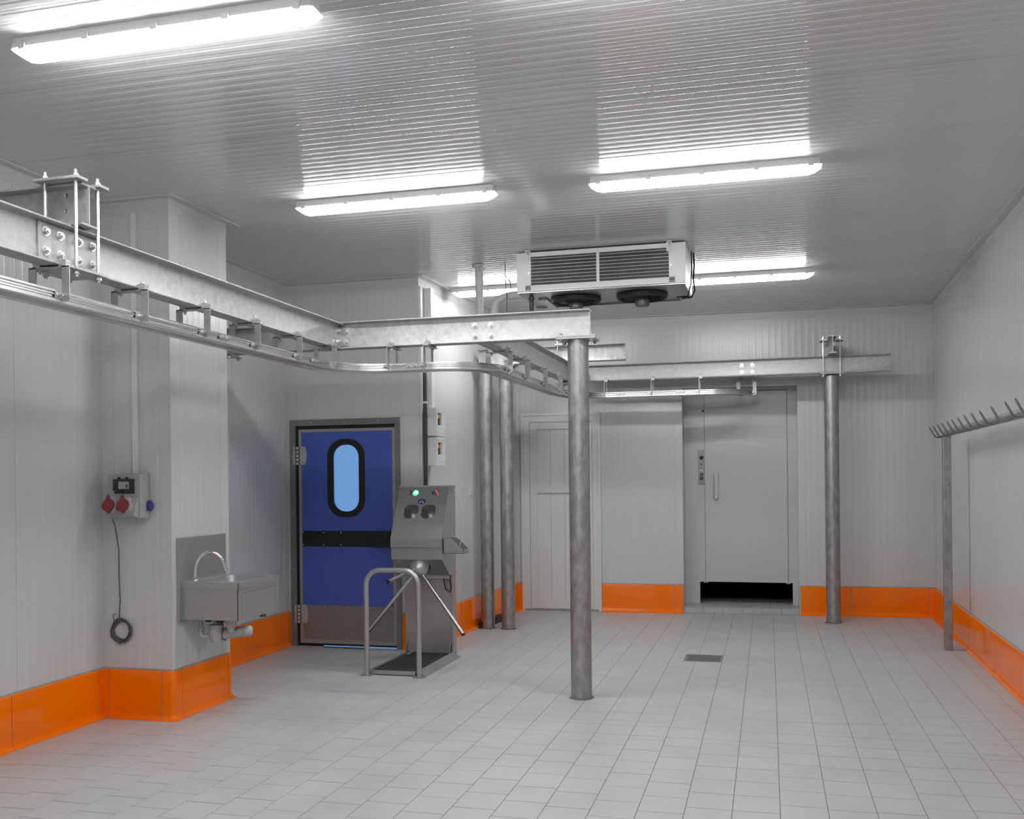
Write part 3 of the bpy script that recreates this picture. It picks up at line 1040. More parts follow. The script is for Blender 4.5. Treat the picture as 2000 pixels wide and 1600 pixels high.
# bumper strip, bulging towards the right
bp = [(-4.408, -0.006), (-3.80, -0.006), (-3.72, -0.012), (-3.63, -0.034), (-3.54, -0.052), (-3.49, -0.050), (-3.470, -0.034), (-3.466, -0.004), (-3.466, -0.0042 + 0.0002), (-4.408, -0.0041)]
bo = obj('bumper_strip', MB().prism([(p[0], LY + p[1]) for p in bp], (0, 0, 0.972), (1, 0, 0), (0, 1, 0), (0, 0, 0.152)), BLACK, lf)
for xx in (-4.395, -4.18, -4.0):
    for zz in (0.99, 1.108):
        put(SCREW, 'screw', bo, (xx, LY - 0.006, zz), (0, -1, 0))
for zz in (1.765, 0.222):
    h = MB()
    pts = [(-4.43, zz), (-4.375, zz), (-4.362, zz + 0.012), (-4.352, zz + 0.06), (-4.352, zz + 0.12), (-4.362, zz + 0.168), (-4.375, zz + 0.18), (-4.43, zz + 0.18)]
    h.prism(pts, (0, LY - 0.014, 0), (1, 0, 0), (0, 0, 1), (0, 0.010, 0))
    for k in range(5):
        h.cyl((-4.452, LY - 0.012, zz + 0.002 + k * 0.037), (-4.452, LY - 0.012, zz + 0.030 + k * 0.037), 0.013, n=10)
        h.box((-4.452, LY - 0.014, zz + 0.004 + k * 0.037), (-4.42, LY - 0.006, zz + 0.028 + k * 0.037))
    h.box((-4.49, LY - 0.022, zz), (-4.468, LY - 0.010, zz + 0.18))
    ho = obj('hinge', h, PLASTG, d1)
    for dz in (0.02, 0.16):
        put(SCREW, 'screw', ho, (-4.385, LY - 0.014, zz + dz), (0, -1, 0))
for xx in (-4.4, -4.17, -3.94, -3.7, -3.47):
    put(SCREW, 'screw', kp, (xx + (0.01 if xx < -4.3 else -0.015 if xx > -3.5 else 0), LY - 0.003, 0.085), (0, -1, 0))
    put(SCREW, 'screw', kp, (xx + (0.01 if xx < -4.3 else -0.015 if xx > -3.5 else 0), LY - 0.003, 0.385), (0, -1, 0))
for zz in (0.2, 0.75, 1.3, 1.85):
    for xx in (-4.497, -3.405):
        put(SCREW, 'screw', fo, (xx, DY - 0.024, zz), (0, -1, 0))
for xx in (-4.3, -3.95, -3.6):
    put(SCREW, 'screw', fo, (xx, DY - 0.024, 2.178), (0, -1, 0))
obj('leak_glow_strip', MB().box((-4.2, DY + 0.012, 0.0008), (-3.432, DY + 0.05, 0.0095)), PANE, d1)  # glowing strip stands in for light leaking under the door
# the lit room behind is closed off
obj('backing', MB().box((-4.6, DY + 0.105, -0.02), (-3.3, DY + 0.13, 2.3)), PITCH, d1)

# ------------------------------------------------------------------ white PVC door (back wall)
bx = V((P7[0], P7[1], 0))


def bpt(x, o, z):               # point at world X on the back wall, o metres into the room
    p = bx + BD * bw(x) + BN * o
    return V((p.x, p.y, z))


d2 = struct(thing('door_2', 'white plastic door with two recessed panels', 'door', bpt(-2.44, 0, 0), BANG))
# local frame: x along the wall, -y into the room
hw_ = 0.475


def loc_prism(poly, y0, y1):
    return MB().prism(poly, (0, y0, 0), (1, 0, 0), (0, 0, 1), (0, y1 - y0, 0))


obj('door_frame', loc_prism([(-hw_, 0), (-hw_ + 0.092, 0), (-hw_ + 0.092, 2.300), (hw_ - 0.085, 2.300), (hw_ - 0.085, 0), (hw_, 0), (hw_, 2.395), (-hw_, 2.395)], -0.028, 0.06), PVC, d2, local=True)
obj('frame_lip', loc_prism([(-hw_ - 0.012, 0.0), (-hw_ + 0.02, 0.0), (-hw_ + 0.02, 2.378), (hw_ - 0.02, 2.378), (hw_ - 0.02, 0.0), (hw_ + 0.012, 0.0), (hw_ + 0.012, 2.405), (-hw_ - 0.012, 2.405)], -0.040, -0.026), PVC, d2, local=True)
x0, x1 = -hw_ + 0.095, hw_ - 0.088
rec = [[(x0 + 0.088, 0.125), (x1 - 0.088, 0.125), (x1 - 0.088, 1.435), (x0 + 0.088, 1.435)], [(x0 + 0.088, 1.525), (x1 - 0.088, 1.525), (x1 - 0.088, 2.213), (x0 + 0.088, 2.213)]]
lf2 = obj('leaf', plate([(x0, 0.028), (x1, 0.028), (x1, 2.297), (x0, 2.297)], rec, 0.045, (0, -0.018, 0), (1, 0, 0), (0, 0, 1), (0, 1, 0)), PVC, d2, local=True)
for (z0, z1) in ((0.115, 1.445), (1.515, 2.223)):
    xs = [x0 + 0.078, x0 + 0.078 + 0.172, x0 + 0.078 + 0.344, x0 + 0.078 + 0.516, x1 - 0.078]
    for a, b in zip(xs, xs[1:]):
        if b - a > 0.02: obj('board', MB().box((a + 0.0012, 0.006, z0), (b - 0.0012, 0.02, z1)), PVC, lf2, local=True)
hd = MB().box((x1 - 0.05, -0.026, 1.0), (x1 - 0.022, -0.018, 1.22), 0.003).tube([(x1 - 0.036, -0.026, 1.14), (x1 - 0.036, -0.06, 1.14), (x1 - 0.05, -0.066, 1.14), (x1 - 0.15, -0.066, 1.14)], 0.009, 8)
obj('handle', hd, PLAST, d2, local=True)
obj('threshold', MB().box((-hw_, -0.03, -0.002), (hw_, 0.06, 0.026)), BEIGE, d2, local=True)
obj('backing', MB().box((-hw_, 0.06, -0.02), (hw_, 0.08, 2.4)), PITCH, d2, local=True)

# ------------------------------------------------------------------ lift door in its niche
NY = 12.13                       # plane of the lift front
EL, ER, ET = -0.985, 0.335, 2.66
t3 = struct(thing('door_3', 'grey lift door in a recessed painted frame with a dark gap below', 'door', ((EL + ER) / 2, NY, 0)))
yl, yr = bpt(EL, 0, 0).y, bpt(ER, 0, 0).y
obj('niche_lining', MB().prism([(EL, yl), (EL, NY + 0.06), (EL - 0.06, NY + 0.06), (EL - 0.06, yl + 0.11)], (0, 0, 0), (1, 0, 0), (0, 1, 0), (0, 0, ET))
    .prism([(ER, yr), (ER, NY + 0.06), (ER + 0.06, NY + 0.06), (ER + 0.06, yr + 0.11)], (0, 0, 0), (1, 0, 0), (0, 1, 0), (0, 0, ET))
    .prism([(EL - 0.06, yl + 0.001), (ER + 0.06, yr + 0.001), (ER + 0.06, NY + 0.06), (EL - 0.06, NY + 0.06)], (0, 0, ET), (1, 0, 0), (0, 1, 0), (0, 0, 0.06)), DOORG, t3)
# flashing round the opening on the wall face
fl = MB()
for (xa, xb, za, zb) in ((EL - 0.075, EL + 0.004, 0.345, ET + 0.06), (ER - 0.004, ER + 0.075, 0.345, ET + 0.06), (EL, ER, ET - 0.004, ET + 0.06)):
    p, q = bpt(xa, 0, 0), bpt(xb, 0, 0)
    fl.prism([(p.x, p.y - 0.008), (q.x, q.y - 0.008), (q.x, q.y), (p.x, p.y)], (0, 0, za), (1, 0, 0), (0, 1, 0), (0, 0, zb - za))
for zz in (0.5, 0.95, 1.4, 1.85, 2.3):
    for xa in (EL - 0.05, ER + 0.05):
        p = bpt(xa, 0.008, zz)
        fl.cyl(p, p + BN * 0.004, 0.006, 0.004, n=8)
obj('flashing', fl, TRIM, t3)
dl, dr, dt, db = -0.748, 0.222, 2.640, 0.338
front = plate([(EL, 0.072), (-0.815, 0.072), (-0.815, db), (dl, db), (dl, dt), (dr, dt), (dr, db), (0.268, db), (0.268, 0.072), (ER, 0.072), (ER, ET), (EL, ET)], [], 0.03, (0, NY, 0), (1, 0, 0), (0, 0, 1), (0, 1, 0))
fo = obj('lift_frame', front, DOORG, t3)
lfd = obj('leaf', MB().box((dl + 0.004, NY - 0.012, db + 0.002), (dr - 0.004, NY + 0.03, dt - 0.006), 0.002), DOORG, t3)
hb = MB()
hb.box((-0.652, NY - 0.030, 1.350), (-0.637, NY - 0.012, 1.650)).box((-0.634, NY - 0.062, 1.345), (-0.588, NY - 0.012, 1.655), 0.004)
ho_ = obj('handle', hb, DOORG, lfd)
obj('slot_shade_strip', MB().box((-0.6395, NY - 0.034, 1.352), (-0.6335, NY - 0.012, 1.648)), BLACK, ho_)  # solid black strip, puts the slit's shade in as colour
obj('bottom_lip', MB().box((dl - 0.02, NY - 0.016, db - 0.010), (dl + 0.03, NY + 0.01, db)).box((dr - 0.03, NY - 0.016, db - 0.010), (dr + 0.02, NY + 0.01, db)), PLASTG, lfd)
pn = obj('call_panel', MB().box((-0.822, NY - 0.010, 1.522), (-0.744, NY, 1.938), 0.002), KICK, t3)
for (z, r, m) in ((1.842, 0.024, BLACK), (1.762, 0.014, GREENB), (1.64, 0.018, BLACK), (1.595, 0.022, BLACK)):
    obj('button', MB().lathe([(r, 0.0), (r, 0.004), (r * 0.8, 0.009), (0, 0.009)], (-0.783, NY - 0.010, z), (0, -1, 0), 18), m, pn, smooth=40)
obj('button_ring', MB().lathe([(0.019, 0.0), (0.019, 0.003), (0.015, 0.004), (0.015, 0.0)], (-0.783, NY - 0.010, 1.762), (0, -1, 0), 18), PLAST, pn)
obj('nameplate', MB().box((-0.802, NY - 0.0125, 1.682), (-0.764, NY - 0.010, 1.698)), PLAST, pn)
for z in (1.64, 1.595):
    obj('key_slot', MB().box((-0.786, NY - 0.021, z - 0.008), (-0.780, NY - 0.019, z + 0.008)), PLAST, pn)
obj('lock_hole', MB().cyl((-0.765, NY - 0.003, 2.41), (-0.765, NY, 2.41), 0.012, n=12), BLACK, t3)
for zz in (0.55, 1.0, 1.5, 2.0, 2.45):
    for xx in (-0.845, 0.29):
        put(SCREW, 'screw', fo, (xx, NY, zz), (0, -1, 0))
# raised tiled step in the niche: riser and tread tiles
SZ = 0.066
stp = MB().prism([(EL + 0.001, yl + 0.012), (ER - 0.001, yr + 0.012), (ER - 0.001, 12.9), (EL + 0.001, 12.9)], (0, 0, 0), (1, 0, 0), (0, 1, 0), (0, 0, SZ))
so_ = obj('step', stp, GROUT, t3)
ry = lambda x: yl + (x - EL) / (ER - EL) * (yr - yl)
xs = [EL + 0.002, -0.752, -0.531, -0.31, -0.089, 0.132, ER - 0.002]
for a, b in zip(xs, xs[1:]):
    obj('riser_tile', MB().prism([(a + 0.0018, ry(a) + 0.004), (b - 0.0018, ry(b) + 0.004), (b - 0.0018, ry(b) + 0.012), (a + 0.0018, ry(a) + 0.012)], (0, 0, 0.002), (1, 0, 0), (0, 1, 0), (0, 0, SZ + 0.003)), TILE, so_)
xs = [EL + 0.002, -0.876, -0.655, -0.434, -0.213, 0.008, 0.229, ER - 0.002]
for a, b in zip(xs, xs[1:]):
    for ya, yb in ((None, 12.02), (12.02, 12.25), (12.25, 12.48), (12.48, 12.71)):
        ya_, yb_ = (ry(a) + 0.0135 if ya is None else ya + 0.002), yb - 0.002
        obj('step_tile', MB().box((a + 0.0018, ya_, SZ), (b - 0.0018, yb_, SZ + 0.005)), TILE, so_)
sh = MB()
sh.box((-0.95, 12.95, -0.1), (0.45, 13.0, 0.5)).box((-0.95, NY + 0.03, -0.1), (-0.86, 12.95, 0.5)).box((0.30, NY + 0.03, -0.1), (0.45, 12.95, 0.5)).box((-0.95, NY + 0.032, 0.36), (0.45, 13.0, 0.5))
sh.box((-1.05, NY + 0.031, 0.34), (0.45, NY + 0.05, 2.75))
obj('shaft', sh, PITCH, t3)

# ------------------------------------------------------------------ ceiling cooler
CX0, CX1, CY0, CY1 = -2.045, -0.632, 8.06, 8.78
CZ0, CZ1 = 3.188, 3.515
ck = thing('ceiling_cooler', 'white evaporator cooler with fin coil and two fans under the ceiling', 'cooler', ((CX0 + CX1) / 2, CY0, 3.1))
for (a, b) in ((CX0, CX0 + 0.125), (CX1 - 0.135, CX1)):
    obj('end_housing', MB().box((a, CY0, CZ0), (b, CY1, CZ1), 0.003), COOLW, ck)
ca, cb = CX0 + 0.125, CX1 - 0.135
obj('top_strip', MB().box((ca, CY0, 3.478), (cb, CY1, CZ1)), COOLW, ck)
obj('coil', MB().box((ca, CY0 + 0.03, 3.24), (cb, CY1 - 0.1, 3.478)), DARK, ck)
fins = MB()
x = ca + 0.004
while x < cb - 0.004:
    fins.box((x, CY0 + 0.012, 3.24), (x + 0.0018, CY0 + 0.031, 3.478))
    x += 0.0085
fo_ = obj('fins', fins, FIN, ck)
fo_['kind'] = 'stuff'
for k in range(8):
    z = 3.262 + k * 0.0285
    obj('guard_wire', MB().cyl((ca, CY0 + 0.004, z), (cb, CY0 + 0.004, z), 0.0036, n=6), ZINC, ck)
obj('centre_bar', MB().box((-1.362, CY0 - 0.001, 3.235), (-1.338, CY0 + 0.012, 3.48)), COOLW, ck)
tray = MB()
tray.prism([(CY0 - 0.004, CZ0), (CY0 - 0.004, 3.205), (CY0 - 0.001, 3.238), (CY0 + 0.01, 3.238), (CY0 + 0.01, 3.2), (CY0 + 0.012, CZ0)],
           (ca - 0.0, 0, 0), (0, 1, 0), (0, 0, 1), (cb - ca, 0, 0))
obj('drip_tray', tray, COOLW, ck)
bt = MB().box((CX0 + 0.004, CY0 + 0.012, 3.178), (CX1 - 0.004, CY1 - 0.006, 3.1875)).box((CX0 + 0.004, CY1 - 0.02, 3.165), (CX1 - 0.1, CY1 - 0.006, 3.178)).box((CX0 + 0.125, CY0 + 0.28, 3.160), (CX0 + 0.2, CY1 - 0.02, 3.178))
obj('fan_plate', bt, COOLA, ck)
for xc in (-1.605, -1.03):
    yc = 8.42
    f = obj('fan', MB().lathe([(0.215, 0.0), (0.220, 0.010), (0.212, 0.034), (0.198, 0.038), (0.185, 0.002)], (xc, yc, 3.1775), (0, 0, -1), 32), BLACK, ck, smooth=40)
    g = MB()
    for r in (0.04, 0.07, 0.10, 0.13, 0.16, 0.19, 0.206):
        g.tube([(xc + r * math.cos(a), yc + r * math.sin(a), 3.137 - 0.012 * (1 - r / 0.21)) for a in [2 * PI * i / 28 for i in range(28)]], 0.0018, 5, closed=True)
    for i in range(8):
        a = 2 * PI * i / 8
        g.cyl((xc + 0.03 * math.cos(a), yc + 0.03 * math.sin(a), 3.125), (xc + 0.212 * math.cos(a), yc + 0.212 * math.sin(a), 3.139), 0.002, n=5)
    obj('fan_guard', g, DARK, f)
    obj('motor_hub', MB().lathe([(0.06, 0.0), (0.062, 0.045), (0.060, 0.047), (0.060, 0.058), (0.055, 0.064), (0, 0.064)], (xc, yc, 3.138), (0, 0, -1), 24), HUBG, f, smooth=40)
    bl = MB()
    for i in range(5):
        a = 2 * PI * i / 5
        c, s_ = math.cos(a), math.sin(a)
        c2_, s2 = math.cos(a + 0.55), math.sin(a + 0.55)
        pts = [(0.05 * c, 0.05 * s_, -0.01), (0.18 * c, 0.18 * s_, -0.012), (0.18 * c2_, 0.18 * s2, 0.012), (0.05 * c2_, 0.05 * s2, 0.012)]
        vs = [V((xc + p[0], yc + p[1], 3.156 + p[2])) for p in pts]
        bl.add(vs + [v + V((0, 0, 0.002)) for v in vs], [(0, 1, 2, 3), (7, 6, 5, 4), (0, 4, 5, 1), (1, 5, 6, 2), (2, 6, 7, 3), (3, 7, 4, 0)])
    obj('fan_blades', bl, BLACK, f)
for xc in (CX0 + 0.100, CX1 - 0.130):
    b = MB().box((xc - 0.022, CY0 - 0.006, 3.445), (xc + 0.022, CY0, 3.528)).box((xc - 0.022, CY0 - 0.03, 3.522), (xc + 0.022, CY0, 3.5285))
    bo = obj('ceiling_bracket', b, COOLW, ck)
    for z in (3.462, 3.49):
        put(BOLTS, 'bolt', bo, (xc, CY0 - 0.006, z), (0, -1, 0))
    put(BOLTS, 'bolt', bo, (xc, CY0 - 0.02, 3.522), (0, 0, -1))
for xc in (CX0 + 0.100, CX1 - 0.108):
    obj('latch', MB().box((xc - 0.022, CY0 - 0.010, 3.197), (xc + 0.022, CY0 - 0.004, 3.216), 0.002).box((xc - 0.022, CY0 - 0.010, 3.218), (xc + 0.022, CY0 - 0.004, 3.237), 0.002), SMOKE, ck)
for (xx, z) in ((CX0 + 0.045, 3.50), (CX0 + 0.108, 3.335), (CX1 - 0.055, 3.50), (CX1 - 0.118, 3.335)):
    put(BOLTS, 'screw', ck, (xx, CY0 - 0.001, z), (0, -1, 0))
obj('drain_fitting', MB().lathe([(0.016, 0), (0.016, 0.012), (0.024, 0.014), (0.024, 0.035), (0.017, 0.04), (0.019, 0.06), (0.019, 0.12), (0.014, 0.13)], (CX0 + 0.095, 8.2, 3.178), (0, 0, -1), 16), DARK, ck, smooth=40)
cbm = MB()
cbm.tube([(CX1 + 0.03, 8.55, ZC), (CX1 + 0.035, 8.54, 3.42), (CX1 + 0.03, 8.5, 3.3), (CX1 + 0.045, 8.46, 3.19), (CX1 + 0.02, 8.42, 3.13), (CX1 - 0.06, 8.4, 3.12)], 0.008, 8)
cbm.tube([(CX1 + 0.015, 8.5, ZC), (CX1 + 0.018, 8.5, 3.40), (CX1 + 0.012, 8.46, 3.25), (CX1 - 0.01, 8.42, 3.14), (CX1 - 0.10, 8.36, 3.125)], 0.006, 8)
obj('power_cable', cbm, BLACK, ck, smooth=60)

# refrigerant pipe with insulation
pt = thing('insulated_pipe', 'pale insulated pipe looping from the ceiling to the cooler', 'pipe', (-2.4, 8.42, 2.85))
ppath = [(-2.49, 8.45, ZC - 0.005), (-2.49, 8.45, 3.40), (-2.485, 8.44, 3.05), (-2.48, 8.43, 2.97), (-2.45, 8.42, 2.90), (-2.41, 8.42, 2.88), (-2.37, 8.42, 2.90), (-2.345, 8.42, 2.97),
         (-2.345, 8.42, 3.10), (-2.335, 8.42, 3.16), (-2.305, 8.42, 3.20), (-2.26, 8.42, 3.222), (-2.20, 8.42, 3.232), (-2.05, 8.42, 3.238)]
obj('insulation', MB().tube(ppath, [0.035 + 0.003 * math.sin(i * 2.1) for i in range(len(ppath))], 14), INSUL, pt, smooth=60)
obj('foam_collar', MB().lathe([(0.02, 0), (0.055, 0.002), (0.05, 0.02), (0.03, 0.028)], (-2.50, 8.45, ZC - 0.001), (0, 0, -1), 12).lathe([(0.0, -0.03), (0.028, -0.015), (0.03, 0.01), (0.0, 0.03)], (-2.455, 8.42, ZC - 0.045), (0, 0, -1), 10), INSUL, pt, smooth=70)
tag(obj('pipe_hanger', MB().tube([(-2.235, 8.40, ZC - 0.12), (-2.225, 8.38, 3.30), (-2.215, 8.37, 3.22), (-2.215, 8.37, 3.10), (-2.215, 8.38, 2.95)], 0.004, 6).tube([(-2.235, 8.40, ZC - 0.12), (-2.205, 8.46, 3.36), (-2.20, 8.47, 3.25)], 0.004, 6)
        .tube([(-2.235, 8.40, ZC), (-2.235, 8.40, ZC - 0.12)], 0.004, 6), GUM),
    'thin dark wire loop hanging beside the insulated pipe', 'wire')

# ------------------------------------------------------------------ controllers and conduits on the return wall
RD = (V((*P7, 0)) - V((*P6, 0))).normalized(); RN = V((RD.y, -RD.x, 0)); RANG = math.atan2(RD.y, RD.x)


def rpt(u, o, z):
    p = V((*P6, 0)) + RD * u + RN * o
    return V((p.x, p.y, z))


def seg7(mb, ch, o, ax, az, n, w=0.016, h=0.03, t=0.004):
    segs = {'0': 'abcdef', '1': 'bc', '2': 'abged', '3': 'abgcd', '6': 'afgedc', '-': 'g'}[ch]
    g = {'a': (0, h, w, t), 'g': (0, h / 2, w, t), 'd': (0, 0, w, t), 'f': (0, h / 2, t, h / 2), 'e': (0, 0, t, h / 2), 'b': (w - t, h / 2, t, h / 2), 'c': (w - t, 0, t, h / 2)}
    for s in segs:
        a, b, c, d = g[s]
        mb.prism([(a, b), (a + c, b), (a + c, b + d), (a, b + d)], o, ax, az, n * 0.0008)


def controller(zb, txt, label):
    # box on the return wall, its front facing into the room along the wall normal; local frame
    u0, u1, dp, hgt = 0.05, 0.265, 0.135, 0.268
    t = thing('temperature_controller', label, 'controller', rpt((u0 + u1) / 2, 0, zb), 0, 'white cold-room controllers')
    mb = MB()
    corners = [rpt(u0, 0.0035, 0), rpt(u0, dp, 0), rpt(u1, dp, 0), rpt(u1, 0.0035, 0)]
    mb.prism([(c.x, c.y) for c in corners], (0, 0, zb), (1, 0, 0), (0, 1, 0), (0, 0, hgt))
    obj('housing', mb, PLAST, t)
    fc = plate([(u0 - 0.002, 0), (u1 + 0.002, 0), (u1 + 0.002, hgt), (u0 - 0.002, hgt)], [[(u0 + 0.03, 0.105), (u0 + 0.135, 0.105), (u0 + 0.135, 0.222), (u0 + 0.03, 0.222)]], 0.02, rpt(0, dp, zb), RD, (0, 0, 1), RN)
    f = obj('front_cover', fc, PLAST, t)
    sc = MB().prism([(u0 + 0.032, 0.107), (u0 + 0.10, 0.107), (u0 + 0.10, 0.22), (u0 + 0.032, 0.22)], rpt(0, dp + 0.0, zb), RD, (0, 0, 1), RN * 0.014)
    sco = obj('display', sc, SMOKE, t)
    dg = MB()
    for i, ch in enumerate(txt):
        seg7(dg, ch, rpt(u0 + 0.045 + i * 0.026, dp + 0.0141, zb + 0.172), RD, V((0, 0, 1)), RN)
    obj('digits', dg, AMBER, sco)
    kb = MB()
    for i in range(3):
        kb.prism([(u0 + 0.045, 0.118 + i * 0.014), (u0 + 0.085, 0.118 + i * 0.014), (u0 + 0.085, 0.126 + i * 0.014), (u0 + 0.045, 0.126 + i * 0.014)], rpt(0, dp + 0.014, zb), RD, (0, 0, 1), RN * 0.001)
    obj('keys', kb, DARK, sco)
    obj('emblem', MB().cyl(rpt(u1 - 0.03, dp + 0.02, zb + 0.243), rpt(u1 - 0.03, dp + 0.0212, zb + 0.243), 0.008, n=12).prism([(u0 + 0.012, 0.246), (u0 + 0.055, 0.246), (u0 + 0.055, 0.251), (u0 + 0.012, 0.251)], rpt(0, dp + 0.02, zb), RD, (0, 0, 1), RN * 0.0008), PLASTG, f)
    obj('groove', MB().prism([(u0, 0.032), (u1, 0.032), (u1, 0.034), (u0, 0.034)], rpt(0, dp + 0.02, zb), RD, (0, 0, 1), RN * 0.0006).prism([(u0, 0.232), (u1, 0.232), (u1, 0.234), (u0, 0.234)], rpt(0, dp + 0.02, zb), RD, (0, 0, 1), RN * 0.0006), PLASTG, f)
    return t


controller(2.022, '02', 'upper white controller box with amber digits beside the blue door')
controller(1.742, '61', 'lower white controller box with amber digits beside the blue door')


def conduit(name, u, w, dp, z0, z1, m, label, cat='conduit'):
    mb = MB()
    cs = [rpt(u, 0.004, 0), rpt(u, dp, 0), rpt(u + w, dp, 0), rpt(u + w, 0.004, 0)]
    mb.prism([(c.x, c.y) for c in cs], (0, 0, z0), (1, 0, 0), (0, 1, 0), (0, 0, z1 - z0))
    return tag(obj(name, mb, m), label, cat)


conduit('cable_duct', 0.135, 0.06, 0.075, 2.295, ZC - 0.085, PLAST, 'white cable duct rising from the controller boxes')
conduit('pipe_duct', -0.0 + 0.012, 0.045, 0.022, 0.36, ZC - 0.09, PLAST, 'slim pale duct at the wall corner left of the dark pipe')
dp_ = thing('drain_pipe', 'dark vertical pipe at the wall corner beside the controllers', 'pipe', rpt(0.09, 0.045, 0.36))
obj('pipe', MB().cyl(rpt(0.02, 0.052, 0.36), rpt(0.02, 0.052, 2.62), 0.019, n=14), DARK, dp_, smooth=40)
obj('clip', MB().box(rpt(-0.006, 0.0335, 2.33) + V((0, 0, 0)), rpt(0.03, 0.076, 2.35)), PLAST, dp_)
sock = MB().prism([(1.30, 1.44), (1.37, 1.44), (1.37, 1.53), (1.30, 1.53)], rpt(0, 0.004, 0), RD, (0, 0, 1), RN * 0.012)
tag(obj('blank_plate', sock, WALL), 'small square blank plate on the side wall left of the twin columns', 'wall plate')
bar = thing('floor_bar', 'short black bar on the floor behind the twin columns', 'bar', rpt(1.75, 0.09, 0))
cs = [rpt(1.38, 0.062, 0), rpt(1.38, 0.135, 0), rpt(2.05, 0.135, 0), rpt(2.05, 0.062, 0)]
obj('bar_body', MB().prism([(c.x, c.y) for c in cs], (0, 0, 0.0), (1, 0, 0), (0, 1, 0), (0, 0, 0.072)), BLACK, bar)
for u in (1.5, 1.85):
    put(SCREW, 'screw', bar, rpt(u, 0.135, 0.04), RN)

# ------------------------------------------------------------------ socket box, trunking, cable coil (pillar front)
FY = 5.83 - 0.0046
sb = thing('socket_box', 'grey power socket box with two red sockets on the pillar', 'socket box', (-4.18, FY, 1.36))
bx0, bx1, bz0, bz1 = -4.305, -4.055, 1.362, 1.668
obj('back_case', MB().box((bx0, FY - 0.06, bz0), (bx1, FY, bz1), 0.006), PLASTG, sb)
cover = plate(rrect(bx0 + 0.004, bz0 + 0.004, bx1 - 0.004, bz1 - 0.003, 0.012, 4), [], 0.05, (0, FY - 0.060, 0), (1, 0, 0), (0, 0, 1), (0, -1, 0))
obj('front_cover', cover, PLASTG, sb)
cv = MB()
# wedge carrying the sockets: leans out at the bottom
cv.prism([(FY - 0.11, 1.372), (FY - 0.165, 1.39), (FY - 0.125, 1.505), (FY - 0.11, 1.512)], (bx0 + 0.012, 0, 0), (0, 1, 0), (0, 0, 1), (0.222, 0, 0))
obj('socket_wedge', cv, PLASTG, sb)
win = MB().box((bx0 + 0.045, FY - 0.122, 1.555), (bx0 + 0.205, FY - 0.11, 1.632), 0.003).box((bx0 + 0.055, FY - 0.118, 1.535), (bx0 + 0.205, FY - 0.11, 1.557), 0.002)
wo = obj('breaker_window', win, SMOKE, sb)
obj('breaker', MB().box((bx0 + 0.09, FY - 0.1235, 1.566), (bx0 + 0.17, FY - 0.1218, 1.615)), PLASTG, wo)
obj('toggle', MB().box((bx0 + 0.15, FY - 0.126, 1.574), (bx0 + 0.158, FY - 0.1234, 1.59)).box((bx0 + 0.145, FY - 0.126, 1.588), (bx0 + 0.163, FY - 0.1234, 1.593)), BLACK, wo)
for xx in (bx0 + 0.09, bx0 + 0.15):
    obj('window_hinge', MB().box((xx - 0.008, FY - 0.124, 1.632), (xx + 0.008, FY - 0.112, 1.645), 0.002), BLACK, wo)
obj('latch', MB().cyl((bx0 + 0.115, FY - 0.126, 1.545), (bx0 + 0.115, FY - 0.116, 1.545), 0.008, n=10), BLACK, wo)
ax_n = V((0, -0.944, 0.33)); ax_n = V((0, -math.cos(0.33), -math.sin(0.33) * -0.0 + 0.0)).normalized()
nrm = V((0, -0.945, 0.327)).normalized()
for cxs in (bx0 + 0.062, bx0 + 0.172):
    c0 = V((cxs, FY - 0.147, 1.445))
    sk = obj('socket_collar', MB().lathe([(0.046, 0.0), (0.046, 0.022), (0.043, 0.03), (0.030, 0.032)], c0, nrm, 24), PLASTG, sb, smooth=40)
    upv = V((0, 0.327, 0.945)).normalized(); rt = V((1, 0, 0))
    capm = MB()
    pts = [(0.044 * math.cos(a) - 0.006, 0.044 * math.sin(a)) for a in [2 * PI * i / 28 for i in range(28)]]
    o_ = c0 + nrm * 0.034
    capm.prism(pts, o_, rt, upv, nrm * 0.014)
    capm.prism([(-0.032, 0.025), (-0.008, 0.032), (-0.012, 0.066), (-0.018, 0.072), (-0.032, 0.068)], o_, rt, upv, nrm * 0.012)
    capm.prism([(-0.012, -0.040), (0.024, -0.034), (0.018, -0.048), (0.008, -0.056), (-0.002, -0.052)], o_, rt, upv, nrm * 0.012)
    obj('socket_lid', capm, RED, sk)
    obj('hinge_post', MB().prism([(0.002, 0.028), (0.03, 0.028), (0.024, 0.062), (0.0, 0.062)], c0, rt, upv, nrm * 0.035), PLASTG, sk)
bs = MB().box((bx1 - 0.001, FY - 0.045, 1.418), (bx1 + 0.012, FY - 0.012, 1.482), 0.003).lathe([(0.026, 0), (0.026, 0.016), (0.02, 0.019), (0, 0.019)], (bx1 + 0.012, FY - 0.03, 1.447), (1, 0, 0), 18).box((bx1 + 0.01, FY - 0.042, 1.47), (bx1 + 0.022, FY - 0.016, 1.486), 0.002)
obj('side_socket', bs, BLUEP, sb, smooth=35)
for (xx, zz) in ((bx0 + 0.012, bz1 - 0.012), (bx1 - 0.012, bz1 - 0.012), (bx0 + 0.012, bz0 + 0.012), (bx1 - 0.012, bz0 + 0.012)):
    put(SCREW, 'screw', sb, (xx, FY - 0.11, zz), (0, -1, 0))
tag(obj('cable_trunking', MB().box((-4.178, FY - 0.020, 1.669), (-4.140, FY, ZC - 0.087), 0.002), PLAST), 'white vertical trunking above the socket box on the pillar', 'conduit')
coil = MB()
CXc, CZc = -4.285, 0.595
rc = random.Random(5)
